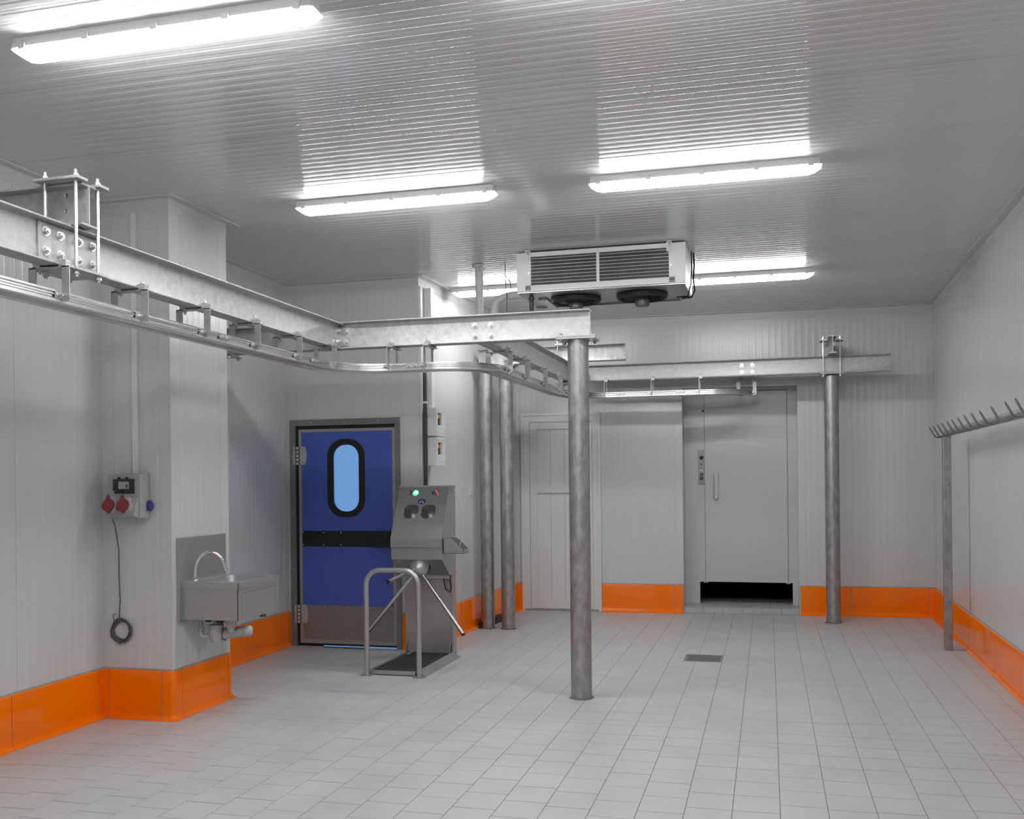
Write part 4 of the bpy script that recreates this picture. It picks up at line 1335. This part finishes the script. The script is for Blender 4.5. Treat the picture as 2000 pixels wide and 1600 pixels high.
for k in range(7):
    r = 0.062 + 0.004 * k * 0.8
    ph = rc.uniform(0, 6.28)
    dx, dz = rc.uniform(-0.006, 0.006), rc.uniform(-0.006, 0.006)
    pts = []
    for i in range(36):
        a = 2 * PI * i / 36
        q = r + 0.004 * math.sin(3 * a + ph)
        pts.append((CXc + dx + q * math.cos(a) * 0.98, FY - 0.010 - 0.004 * (k % 4) - 0.003 * math.sin(2 * a + ph), CZc + dz + q * math.sin(a)))
    coil.tube(pts, 0.0042, 6, closed=True)
ct = thing('cable_coil', 'coiled dark cable hanging on the pillar below the socket box', 'cable', (CXc, FY, 0.51))
obj('coil', coil, GUM, ct, smooth=60)
obj('lead', MB().tube([(-4.295, FY - 0.08, 1.364), (-4.295, FY - 0.05, 1.30), (-4.293, FY - 0.02, 1.15), (-4.297, FY - 0.014, 0.95), (-4.292, FY - 0.012, 0.80), (-4.30, FY - 0.014, 0.70), (-4.29, FY - 0.018, 0.66)], 0.004, 6), GUM, ct, smooth=60)
for a in (0.3, 1.9, 3.6, 4.6):
    p = V((CXc + 0.073 * math.cos(a), FY - 0.016, CZc + 0.073 * math.sin(a)))
    rd = V((math.cos(a), 0, math.sin(a)))
    pts = [p + rd * 0.017 * math.cos(t_) + V((0, 1, 0)) * 0.014 * math.sin(t_) for t_ in [2 * PI * i / 14 for i in range(14)]]
    obj('wrap', MB().tube(pts, 0.003, 5, closed=True), GUM, ct)
obj('hook', MB().tube([(CXc - 0.05, FY, CZc + 0.115), (CXc - 0.05, FY - 0.03, CZc + 0.113), (CXc - 0.045, FY - 0.036, CZc + 0.09), (CXc - 0.03, FY - 0.02, CZc + 0.05)], 0.003, 6), GUM, ct)

# ------------------------------------------------------------------ stainless sink (pillar side)
SX = -3.90 + 0.006
sk = thing('hand_sink', 'stainless wall sink with tall backsplash and curved tap on the pillar', 'sink', (-3.67, 6.18, 0.66))
bsx = SX
obj('backsplash', MB().box((bsx, 5.872, 0.655), (bsx + 0.022, 6.468, 1.228), 0.002), INOX, sk)
x0, x1, y0, y1 = bsx + 0.022, -3.448, 5.905, 6.468
zt = 0.928
bowl_o = rrect(x0 + 0.045, y0 + 0.055, x1 - 0.035, y1 - 0.045, 0.07, 6)
rim = plate([(x0, y0 - 0.008), (x1 + 0.008, y0 - 0.008), (x1 + 0.008, y1 + 0.008), (x0, y1 + 0.008)], [bowl_o], 0.004, (0, 0, zt), (1, 0, 0), (0, 1, 0), (0, 0, -1))
e = 0.004
rim.box((x0, y0 - 0.008, zt - 0.045), (x1 + 0.008, y0 - 0.008 + e, zt - 0.004)).box((x1 + 0.008 - e, y0 - 0.008, zt - 0.045), (x1 + 0.008, y1 + 0.008, zt - 0.004)).box((x0, y1 + 0.008 - e, zt - 0.045), (x1 + 0.008, y1 + 0.008, zt - 0.004))
obj('rim', rim, INOX, sk)
lip = MB()
mx, my = (x0 + 0.045 + x1 - 0.035) / 2, (y0 + 0.055 + y1 - 0.045) / 2
n = len(bowl_o)
levels = [(1.0, zt - 0.001), (0.985, zt - 0.015), (0.93, zt - 0.09), (0.86, zt - 0.135), (0.7, zt - 0.15), (0.12, zt - 0.156)]
vs = [V((mx + (p[0] - mx) * k, my + (p[1] - my) * k, z)) for k, z in levels for p in bowl_o]
lip.add(vs, [(i * n + k, i * n + (k + 1) % n, (i + 1) * n + (k + 1) % n, (i + 1) * n + k) for i in range(len(levels) - 1) for k in range(n)] + [tuple(range((len(levels) - 1) * n, len(levels) * n))])
obj('bowl', lip, INOX, sk, smooth=50)
zs = 0.672
obj('side_panel', MB().box((x0, y0, zs), (x1, y0 + e, zt - 0.01)), INOX, sk)
obj('side_panel', MB().box((x0, y1 - e, zs), (x1, y1, zt - 0.01)), INOX, sk)
fp = obj('knee_panel', MB().box((x1 - 0.001, y0 + 0.045, zs), (x1 + 0.003, y1 - 0.05, zt - 0.075)).box((x1 - 0.006, y0, zs), (x1 - 0.002, y1, zt - 0.01)), INOX, sk)
obj('edge_strip', MB().box((x1 - 0.002, y0 + 0.0, zs), (x1 + 0.003, y0 + 0.042, zt - 0.045)).box((x1 - 0.002, y1 - 0.047, zs), (x1 + 0.003, y1, zt - 0.045)).box((x1 - 0.002, y0 + 0.042, zt - 0.072), (x1 + 0.003, y1 - 0.047, zt - 0.045)), INOX, sk)
obj('gap_shade_block', MB().box((x0, y0 + 0.002, zs), (x0 + 0.012, y0 + 0.05, zt - 0.05)), BLACK, sk)  # black block stands in for the shade of an open gap
fx, fy = x0 + 0.050, 5.985
fpth = [(fx, fy, zt), (fx, fy, zt + 0.06)]
for i in range(1, 15):
    a = PI - i / 14 * (PI * 1.0 - 0.25)
    fpth.append((fx + 0.09 + 0.09 * math.cos(a), fy + 0.006 * i, zt + 0.06 + 0.135 * math.sin(a)))
fpth.append((fpth[-1][0] + 0.012, fpth[-1][1], fpth[-1][2] - 0.03))
tp = obj('tap', MB().tube(fpth, 0.0135, 14), CHROME, sk, smooth=60)
obj('tap_base', MB().lathe([(0.02, 0), (0.02, 0.006), (0.013, 0.012)], (fx, fy, zt), (0, 0, 1), 16), CHROME, tp, smooth=50)
tr = MB()
tx, ty = -3.68, 6.16
obj('outlet_funnel', MB().lathe([(0.045, 0), (0.045, 0.02), (0.024, 0.07), (0.024, 0.09)], (-3.56, 6.0, 0.671), (0, 0, -1), 18), PLASTG, sk, smooth=40)
obj('trap_cup', MB().lathe([(0.03, 0.0), (0.052, 0.004), (0.055, 0.02), (0.048, 0.026), (0.048, 0.10), (0.036, 0.125), (0, 0.13)], (-3.685, 6.02, 0.63), (0, 0, -1), 22).cyl((-3.685, 6.02, 0.68), (-3.685, 6.02, 0.62), 0.02, n=14), PLASTG, sk, smooth=45)
wp = obj('waste_pipe', MB().cyl((-3.66, 6.02, 0.555), (-3.51, 6.08, 0.575), 0.036, n=20).lathe([(0.036, 0), (0.040, 0.004), (0.040, 0.045), (0.030, 0.062), (0.0, 0.07)], (-3.515, 6.078, 0.574), (0.15, 0.06, 0.02), 20), PLASTG, sk, smooth=45)
obj('clamp_ring', MB().tube([V((-3.625, 6.035, 0.561)) + V((-0.05, 0.03, 0)).normalized() * 0.0 + V((0, 0.6, 0)).normalized() * 0.042 * math.cos(a) + V((0, 0, 1)) * 0.042 * math.sin(a) for a in [2 * PI * i / 22 for i in range(22)]], 0.004, 6, closed=True), DARK, wp)
obj('overflow_pipe', MB().tube([(-3.79, 6.0, 0.675), (-3.79, 6.0, 0.60), (-3.79, 6.0, 0.555), (-3.785, 6.0, 0.545), (-3.77, 6.005, 0.542), (-3.72, 6.02, 0.545)], 0.016, 12).lathe([(0.017, 0), (0.021, 0.002), (0.021, 0.02), (0.017, 0.022)], (-3.79, 6.0, 0.585), (0, 0, 1), 14), PLASTG, sk, smooth=50)
obj('valve', MB().box((-3.755, 5.99, 0.645), (-3.715, 6.02, 0.672), 0.004).cyl((-3.66, 5.99, 0.655), (-3.60, 5.99, 0.655), 0.012, n=10).cyl((-3.625, 5.985, 0.672), (-3.625, 5.985, 0.63), 0.010, n=10), DARK, sk)
obj('knee_lever', MB().cyl((-3.455, 6.25, 0.672), (-3.455, 6.25, 0.655), 0.022, n=14), DARK, sk)

# ------------------------------------------------------------------ hygiene station with turnstile
hs = thing('hygiene_turnstile', 'stainless hand-sanitising turnstile with three arms beside the blue door', 'turnstile', (-3.02, 8.05, 0))
X0, X1 = -3.262, -2.786
YT, YK, YK2, YBo, YBk = 8.43, 8.185, 8.20, 8.42, 8.60
side = [(YBk, 1.552), (YT, 1.552), (YK, 1.088), (YK, 1.012), (YK + 0.02, 1.010), (YK + 0.02, 0.902), (YBo, 0.745), (YBk, 0.745)]
th = 0.004
for xx in (X0, X1 - th):
    obj('side_panel', MB().prism([(p[0], p[1]) for p in side], (xx, 0, 0), (0, 1, 0), (0, 0, 1), (th, 0, 0)), INOX, hs)
obj('back_panel', MB().box((X0 + th, YBk - th, 0.745), (X1 - th, YBk, 1.552)), INOX, hs)
fa, fb = V((0, YT, 1.552)), V((0, YK, 1.088))
fd = (fa - fb); fl_ = fd.length; fd.normalize(); fn = V((0, -fd.z, fd.y)); fn = fn if fn.y < 0 else -fn
org = V(((X0 + X1) / 2, YK, 1.088))
hw2 = (X1 - X0) / 2 - th
# front panel local: x across, y up the slope
hl = rrect(-0.152, 0.196, -0.018, 0.335, 0.045, 6)
hr = rrect(0.012, 0.196, 0.146, 0.335, 0.045, 6)
fpn = obj('front_panel', plate([(-hw2, 0), (hw2, 0), (hw2, fl_), (-hw2, fl_)], [hl, hr], 0.003, org, (1, 0, 0), fd, -fn), INOX, hs)
obj('front_fold', MB().box((X0 + th, YK, 1.012), (X1 - th, YK + 0.003, 1.088)).box((X0 + th, YK + 0.02, 0.902), (X1 - th, YK + 0.023, 1.012)), INOX, hs)
l0, l1 = V((0, YK + 0.02, 0.902)), V((0, YBo, 0.745))
ld = (l1 - l0).normalized()
obj('under_panel', MB().add([V((X0 + th, l0.y, l0.z)), V((X1 - th, l0.y, l0.z)), V((X1 - th, l1.y, l1.z)), V((X0 + th, l1.y, l1.z)), V((X0 + th, l0.y + 0.003, l0.z + 0.002)), V((X1 - th, l0.y + 0.003, l0.z + 0.002)), V((X1 - th, l1.y + 0.003, l1.z + 0.002)), V((X0 + th, l1.y + 0.003, l1.z + 0.002))],
    [(0, 1, 2, 3), (7, 6, 5, 4), (0, 4, 5, 1), (1, 5, 6, 2), (2, 6, 7, 3), (3, 7, 4, 0)]), INOX, hs)
obj('top_cap', MB().box((X0 - 0.004, YT - 0.012, 1.540), (X1 + 0.004, YBk, 1.556)), INOX, hs)
for hh in (hl, hr):
    mx_ = sum(p[0] for p in hh) / len(hh); my_ = sum(p[1] for p in hh) / len(hh)
    cupm = MB(); n = len(hh); lv = [(1.0, 0.002), (1.02, 0.05), (0.98, 0.11), (0.7, 0.14), (0.1, 0.145)]
    vs = [org + V((mx_ + (p[0] - mx_) * k, 0, 0)) + fd * (my_ + (p[1] - my_) * k) - fn * dpt for k, dpt in lv for p in hh]
    cupm.add(vs, [(i * n + k, i * n + (k + 1) % n, (i + 1) * n + (k + 1) % n, (i + 1) * n + k) for i in range(len(lv) - 1) for k in range(n)] + [tuple(range((len(lv) - 1) * n, len(lv) * n))])
    cu_ = obj('hand_basin', cupm, INOX, hs, smooth=50)
    q = org + V((mx_ + 0.01, 0, 0)) + fd * (my_ + 0.05) - fn * 0.06
    obj('nozzle', MB().cyl(q, q - fd * 0.03, 0.006, n=8), INOXB, cu_)


def fpx(x, y, lift):
    return org + V((x, 0, 0)) + fd * y + fn * lift


def bar2(mb, a, b, w, lift=0.0015):
    a2, b2 = V(a), V(b)
    d = (b2 - a2).normalized(); pr = V((-d.y, d.x))
    pts = [a2 + pr * w / 2, b2 + pr * w / 2, b2 - pr * w / 2, a2 - pr * w / 2]
    mb.prism([(p.x, p.y) for p in pts], fpx(0, 0, 0.0002), (1, 0, 0), fd, fn * lift)


# indicator symbols: cross and arrow, left lit green, right lit red
zy = 0.455
m1 = MB(); bar2(m1, (-0.128, zy - 0.022), (-0.088, zy + 0.022), 0.008); bar2(m1, (-0.128, zy + 0.022), (-0.106, zy - 0.002), 0.008)
obj('cross_symbol', m1, BLACK, fpn)
m2 = MB(); bar2(m2, (-0.098, zy), (-0.052, zy), 0.009); bar2(m2, (-0.074, zy + 0.024), (-0.048, zy), 0.009); bar2(m2, (-0.074, zy - 0.024), (-0.048, zy), 0.009)
m2.prism([(-0.073 + 0.026 * math.cos(a), zy + 0.026 * math.sin(a)) for a in [2 * PI * i / 20 for i in range(20)]], fpx(0, 0, 0.0001), (1, 0, 0), fd, fn * 0.001)
go = obj('green_arrow', m2, GREENL, fpn); go['label'] = 'glowing green arrow light'
m2 = MB(); bar2(m2, (-0.085, zy), (-0.06, zy), 0.007, 0.003); m2.prism([(-0.064 + 0.014 * math.cos(a), zy + 0.004 + 0.016 * math.sin(a)) for a in [2 * PI * i / 14 for i in range(14)]], fpx(0, 0, 0.0017), (1, 0, 0), fd, fn * 0.0012)
obj('arrow_core', m2, WHITEL, go)
m3 = MB(); bar2(m3, (0.086, zy), (0.122, zy), 0.007); bar2(m3, (0.109, zy + 0.024), (0.084, zy), 0.007); bar2(m3, (0.109, zy - 0.024), (0.084, zy), 0.007)
obj('arrow_symbol', m3, BLACK, fpn)
m3 = MB(); bar2(m3, (0.116, zy + 0.024), (0.152, zy - 0.024), 0.007, 0.002)
ro = obj('red_cross', m3, REDL, fpn); ro['label'] = 'red lit cross'
m3 = MB(); bar2(m3, (0.116, zy - 0.024), (0.154, zy + 0.024), 0.006, 0.0012)
obj('cross_symbol', m3, DARK, fpn)
stk = obj('sticker', MB().prism([(0.0 + 0.036 * math.cos(a), 0.368 + 0.029 * math.sin(a)) for a in [2 * PI * i / 28 for i in range(28)]], fpx(0, 0, 0.0002), (1, 0, 0), fd, fn * 0.001), mat('sticker_blue', (0.05, 0.05, 0.22), 0.5), fpn)
hnd = MB()
for s in (-1, 1):
    cx_ = s * 0.012
    hnd.prism([(cx_ + 0.008 * math.cos(a) + s * 0.003, 0.358 + 0.006 * math.sin(a)) for a in [2 * PI * i / 12 for i in range(12)]], fpx(0, 0, 0.0012), (1, 0, 0), fd, fn * 0.0006)
    for k in range(4):
        bar2(hnd, (cx_ + s * (k * 0.003 - 0.004), 0.360), (cx_ - s * 0.002 + s * (k * 0.0036 - 0.006), 0.374 - 0.002 * k), 0.0022, 0.0018)
bar2(hnd, (0.0, 0.380), (0.0, 0.388), 0.003, 0.0018)
obj('hand_print', hnd, PLAST, stk)
for (a, b) in ((-0.14, 0.455), (0.14, 0.455), (-0.15, 0.375), (0.14, 0.378), (-0.155, 0.195), (0.135, 0.195)):
    put(SCREW, 'screw', fpn, fpx(a, b, 0.0), fn)
# hub with three arms
hc = V((-3.02, 8.275, 0.835))
hax = V((0, -0.72, -0.69)).normalized()
hub = obj('hub', MB().lathe([(0.086, -0.03), (0.088, 0.0), (0.085, 0.035), (0.073, 0.072), (0.046, 0.098), (0.0, 0.106)], hc, hax, 28), INOX, hs, smooth=50)
obj('hub_ring', MB().lathe([(0.096, -0.028), (0.096, -0.012), (0.087, -0.012), (0.087, -0.028)], hc, hax, 28), BLACK, hub, smooth=40)
arms = [(V((-2.985, 8.235, 0.775)), V((-2.545, 8.03, 0.285))), (V((-3.055, 8.24, 0.78)), V((-3.42, 8.06, 0.285))), (V((-3.045, 8.20, 0.815)), V((-3.075, 7.66, 0.762)))]
for a, b in arms:
    ar = obj('arm', MB().cyl(a, b, 0.0165, n=18), INOXB, hs, smooth=40)
    d = (b - a).normalized()
    obj('end_plug', MB().cyl(b, b + d * 0.014, 0.0168, n=18), BLACK, ar, smooth=40)
# stand
obj('stand', MB().box((X0 + 0.004, 8.53, 0.0), (X1 - 0.003, 8.60, 0.70), 0.002), INOX, hs)
obj('stand_edge', MB().box((X1 - 0.014, 8.5, 0.0), (X1 - 0.002, 8.602, 1.55)), INOX, hs)
obj('stand_strip', MB().box((X0 + 0.07, 8.49, 0.705), (X1 - 0.03, 8.60, 0.742)), PLAST, hs)
obj('gusset', MB().prism([(8.53, 0.0), (8.46, 0.0), (8.53, 0.13)], (X0 + 0.02, 0, 0.02), (0, 1, 0), (0, 0, 1), (0.004, 0, 0)).prism([(8.53, 0.0), (8.46, 0.0), (8.53, 0.13)], (X1 - 0.03, 0, 0.02), (0, 1, 0), (0, 0, 1), (0.004, 0, 0)), INOX, hs)
obj('cable', MB().tube([(-2.87, 8.50, 0.745), (-2.865, 8.49, 0.68), (-2.85, 8.49, 0.61), (-2.815, 8.5, 0.585), (-2.80, 8.5, 0.62), (-2.81, 8.5, 0.69), (-2.83, 8.5, 0.72), (-2.85, 8.5, 0.70)], 0.006, 8), BLACK, hs, smooth=60)
# tray with mat and ramp
tx0, tx1, ty0, ty1 = -3.225, -2.80, 7.565, 8.53
fr_ = MB().box((tx0, ty0, 0.001), (tx1, ty0 + 0.012, 0.038)).box((tx0, ty0, 0.001), (tx0 + 0.012, ty1, 0.032)).box((tx1 - 0.008, ty0, 0.001), (tx1, ty1, 0.034)).box((tx0, ty0, 0.001), (tx1, ty1, 0.006))
obj('tray', fr_, INOX, hs)
obj('mat', MB().box((tx0 + 0.013, ty0 + 0.013, 0.006), (tx1 - 0.009, ty1 - 0.001, 0.022)), MAT, hs)
obj('ramp', MB().prism([(tx1, 0.001), (tx1 + 0.085, 0.001), (tx1, 0.034)], (0, ty0 + 0.01, 0), (1, 0, 0), (0, 0, 1), (0, 0.93, 0)), INOX, hs)
obj('ramp', MB().prism([(tx0, 0.001), (tx0 - 0.05, 0.001), (tx0, 0.03)], (0, ty0 + 0.06, 0), (1, 0, 0), (0, 0, 1), (0, 0.85, 0)), INOX, hs)
obj('floor_spray', MB().tube([(tx0 + 0.03, 8.35, 0.03), (tx0 + 0.06, 8.33, 0.035), (tx0 + 0.10, 8.40, 0.06), (tx0 + 0.13, 8.48, 0.10)], 0.007, 8), INOX, hs)
# soap shelf and its cord
shx0, shx1, shy0, shy1 = X1 + 0.004, X1 + 0.185, 8.235, 8.40
obj('soap_shelf', MB().prism([(shx0, 0.955), (shx1, 0.955), (shx1, 0.99), (shx0 + 0.075, 1.088), (shx0, 1.088)], (0, shy0, 0), (1, 0, 0), (0, 0, 1), (0, 0.003, 0))
    .prism([(shx0, 0.955), (shx1, 0.955), (shx1, 0.99), (shx0 + 0.075, 1.088), (shx0, 1.088)], (0, shy1, 0), (1, 0, 0), (0, 0, 1), (0, 0.003, 0))
    .box((shx0, shy0, 0.955), (shx1, shy1, 0.958)).box((shx1 - 0.003, shy0, 0.955), (shx1, shy1, 0.99)).box((shx0, shy0, 0.955), (shx0 + 0.003, shy1, 1.088)), INOX, hs)
obj('cord', MB().tube([(X1, 8.50, 1.515), (X1 + 0.02, 8.48, 1.517), (X1 + 0.07, 8.45, 1.49), (X1 + 0.13, 8.38, 1.36), (X1 + 0.155, 8.32, 1.20), (X1 + 0.16, 8.28, 1.08), (X1 + 0.145, 8.25, 1.00), (X1 + 0.14, 8.24, 0.962)], 0.0042, 6), WIRE, hs, smooth=60)
# handrail hoop
hp = thing('guard_hoop', 'bent stainless tube hoop in front of the turnstile', 'guard rail', (-2.99, 7.53, 0))
hy = 7.53; hx0, hx1, hz, hr_ = -3.218, -2.762, 0.868, 0.125
hpts = [(hx0, hy, 0.003)] + [(p[0], hy, p[1]) for p in arc((hx0 + hr_, hz - hr_), hr_, PI, PI / 2, 10)] + [(p[0], hy, p[1]) for p in arc((hx1 - hr_, hz - hr_), hr_, PI / 2, 0, 10)] + [(hx1, hy, 0.003)]
obj('tube', MB().tube(hpts, 0.0215, 20), INOX, hp, smooth=50)
for xx in (hx0, hx1):
    obj('foot_plate', MB().box((xx - 0.05, hy - 0.03, 0.001), (xx + 0.05, hy + 0.03, 0.006)), INOX, hp)

# ------------------------------------------------------------------ hook rail on the right
hk = thing('hook_rail', 'wall-side steel rail with a row of pointed upturned hooks', 'hook rail', (1.575, 9.7, 0))
rx = lambda yy: 1.59 + (yy - 9.7) * 0.012
obj('post', MB().box((1.545, 9.67, 0.001), (1.615, 9.74, 2.01), 0.006), GALVD, hk)
obj('post', MB().box((1.485, 3.67, 0.001), (1.555, 3.74, 2.01), 0.006), GALVD, hk)
obj('rail_tube', MB().cyl((rx(9.80), 9.80, 1.985), (rx(2.5), 2.5, 1.985), 0.030, n=24), GALVD, hk, smooth=40)
yy = 9.80
hyl = [9.78, 9.555, 9.305, 9.06, 8.79, 8.55, 8.28, 8.0, 7.72, 7.42, 7.03, 6.62, 6.35, 6.05, 5.75, 5.45]
for yh in hyl:
    x_ = rx(yh)
    pts = [(x_ - 0.020, yh, 1.967), (x_ - 0.050, yh - 0.01, 1.951)]
    pts += [(x_ - 0.075 - 0.045 * math.sin(a), yh - 0.012 - 0.04 * a, 1.997 - 0.045 * math.cos(a)) for a in [0.0, 0.25, 0.5, 0.75, 1.0]]
    l = V(pts[-1]); k = V(pts[-2]); d = (l - k).normalized()
    d = V((-0.50, -0.35, 0.79)).normalized()
    pts += [tuple(l + d * 0.035), tuple(l + d * 0.075), tuple(l + d * 0.094)]
    obj('hook', MB().tube(pts, [0.0078] * (len(pts) - 2) + [0.0075, 0.001], 10), KICK, hk, smooth=50)

# ------------------------------------------------------------------ floor drain
dr = thing('floor_drain', 'square steel floor drain set into the tiles', 'drain', (-0.565, 8.855, 0))
a0, b0, a1, b1 = DR
obj('frame', plate([(a0, b0), (a1, b0), (a1, b1), (a0, b1)], [[(a0 + 0.02, b0 + 0.02), (a1 - 0.02, b0 + 0.02), (a1 - 0.02, b1 - 0.02), (a0 + 0.02, b1 - 0.02)]], 0.006, (0, 0, -0.006), (1, 0, 0), (0, 1, 0), (0, 0, 1)), KICK, dr)
slots = []
cx_, cy_ = (a0 + a1) / 2, (b0 + b1) / 2
for ring_, (r0, r1, nn) in enumerate(((0.022, 0.048, 6), (0.058, 0.085, 10))):
    for i in range(nn):
        a = 2 * PI * i / nn + 0.2 * ring_
        w = 0.007
        d = V((math.cos(a), math.sin(a))); p = V((-d.y, d.x))
        slots.append([tuple(V((cx_, cy_)) + d * r0 + p * w), tuple(V((cx_, cy_)) + d * r0 - p * w), tuple(V((cx_, cy_)) + d * r1 - p * w), tuple(V((cx_, cy_)) + d * r1 + p * w)])
obj('grate', plate([(a0 + 0.021, b0 + 0.021), (a1 - 0.021, b0 + 0.021), (a1 - 0.021, b1 - 0.021), (a0 + 0.021, b1 - 0.021)], slots, 0.004, (0, 0, -0.0065), (1, 0, 0), (0, 1, 0), (0, 0, 1)), KICK, dr)
obj('sump', MB().box((a0 + 0.01, b0 + 0.01, -0.0095), (a1 - 0.01, b1 - 0.01, -0.007)), PITCH, dr)


# ------------------------------------------------------------------ crumbs on the floor
def crumb(x, y, s, label):
    mb = MB()
    r_ = random.Random(int(x * 1000))
    vs = [(x + s * r_.uniform(.6, 1) * math.cos(a), y + s * r_.uniform(.6, 1) * math.sin(a), 0.0006) for a in [2 * PI * i / 6 for i in range(6)]]
    top = [(x + (v[0] - x) * .6, y + (v[1] - y) * .6, s * r_.uniform(.5, .9)) for v in vs]
    mb.add(vs + top, [(i, (i + 1) % 6, 6 + (i + 1) % 6, 6 + i) for i in range(6)] + [tuple(range(6, 12)), (5, 4, 3, 2, 1, 0)])
    tag(obj('crumb', mb, PLAST), label, 'crumb', 'white crumbs on the floor')


crumb(0.758, 9.243, 0.010, 'white crumb on the floor between drain and right column')
crumb(1.174, 5.998, 0.009, 'white crumb on the floor at the right near the frame edge')
crumb(0.511, 5.690, 0.008, 'white crumb on the near floor left of the rightmost one')
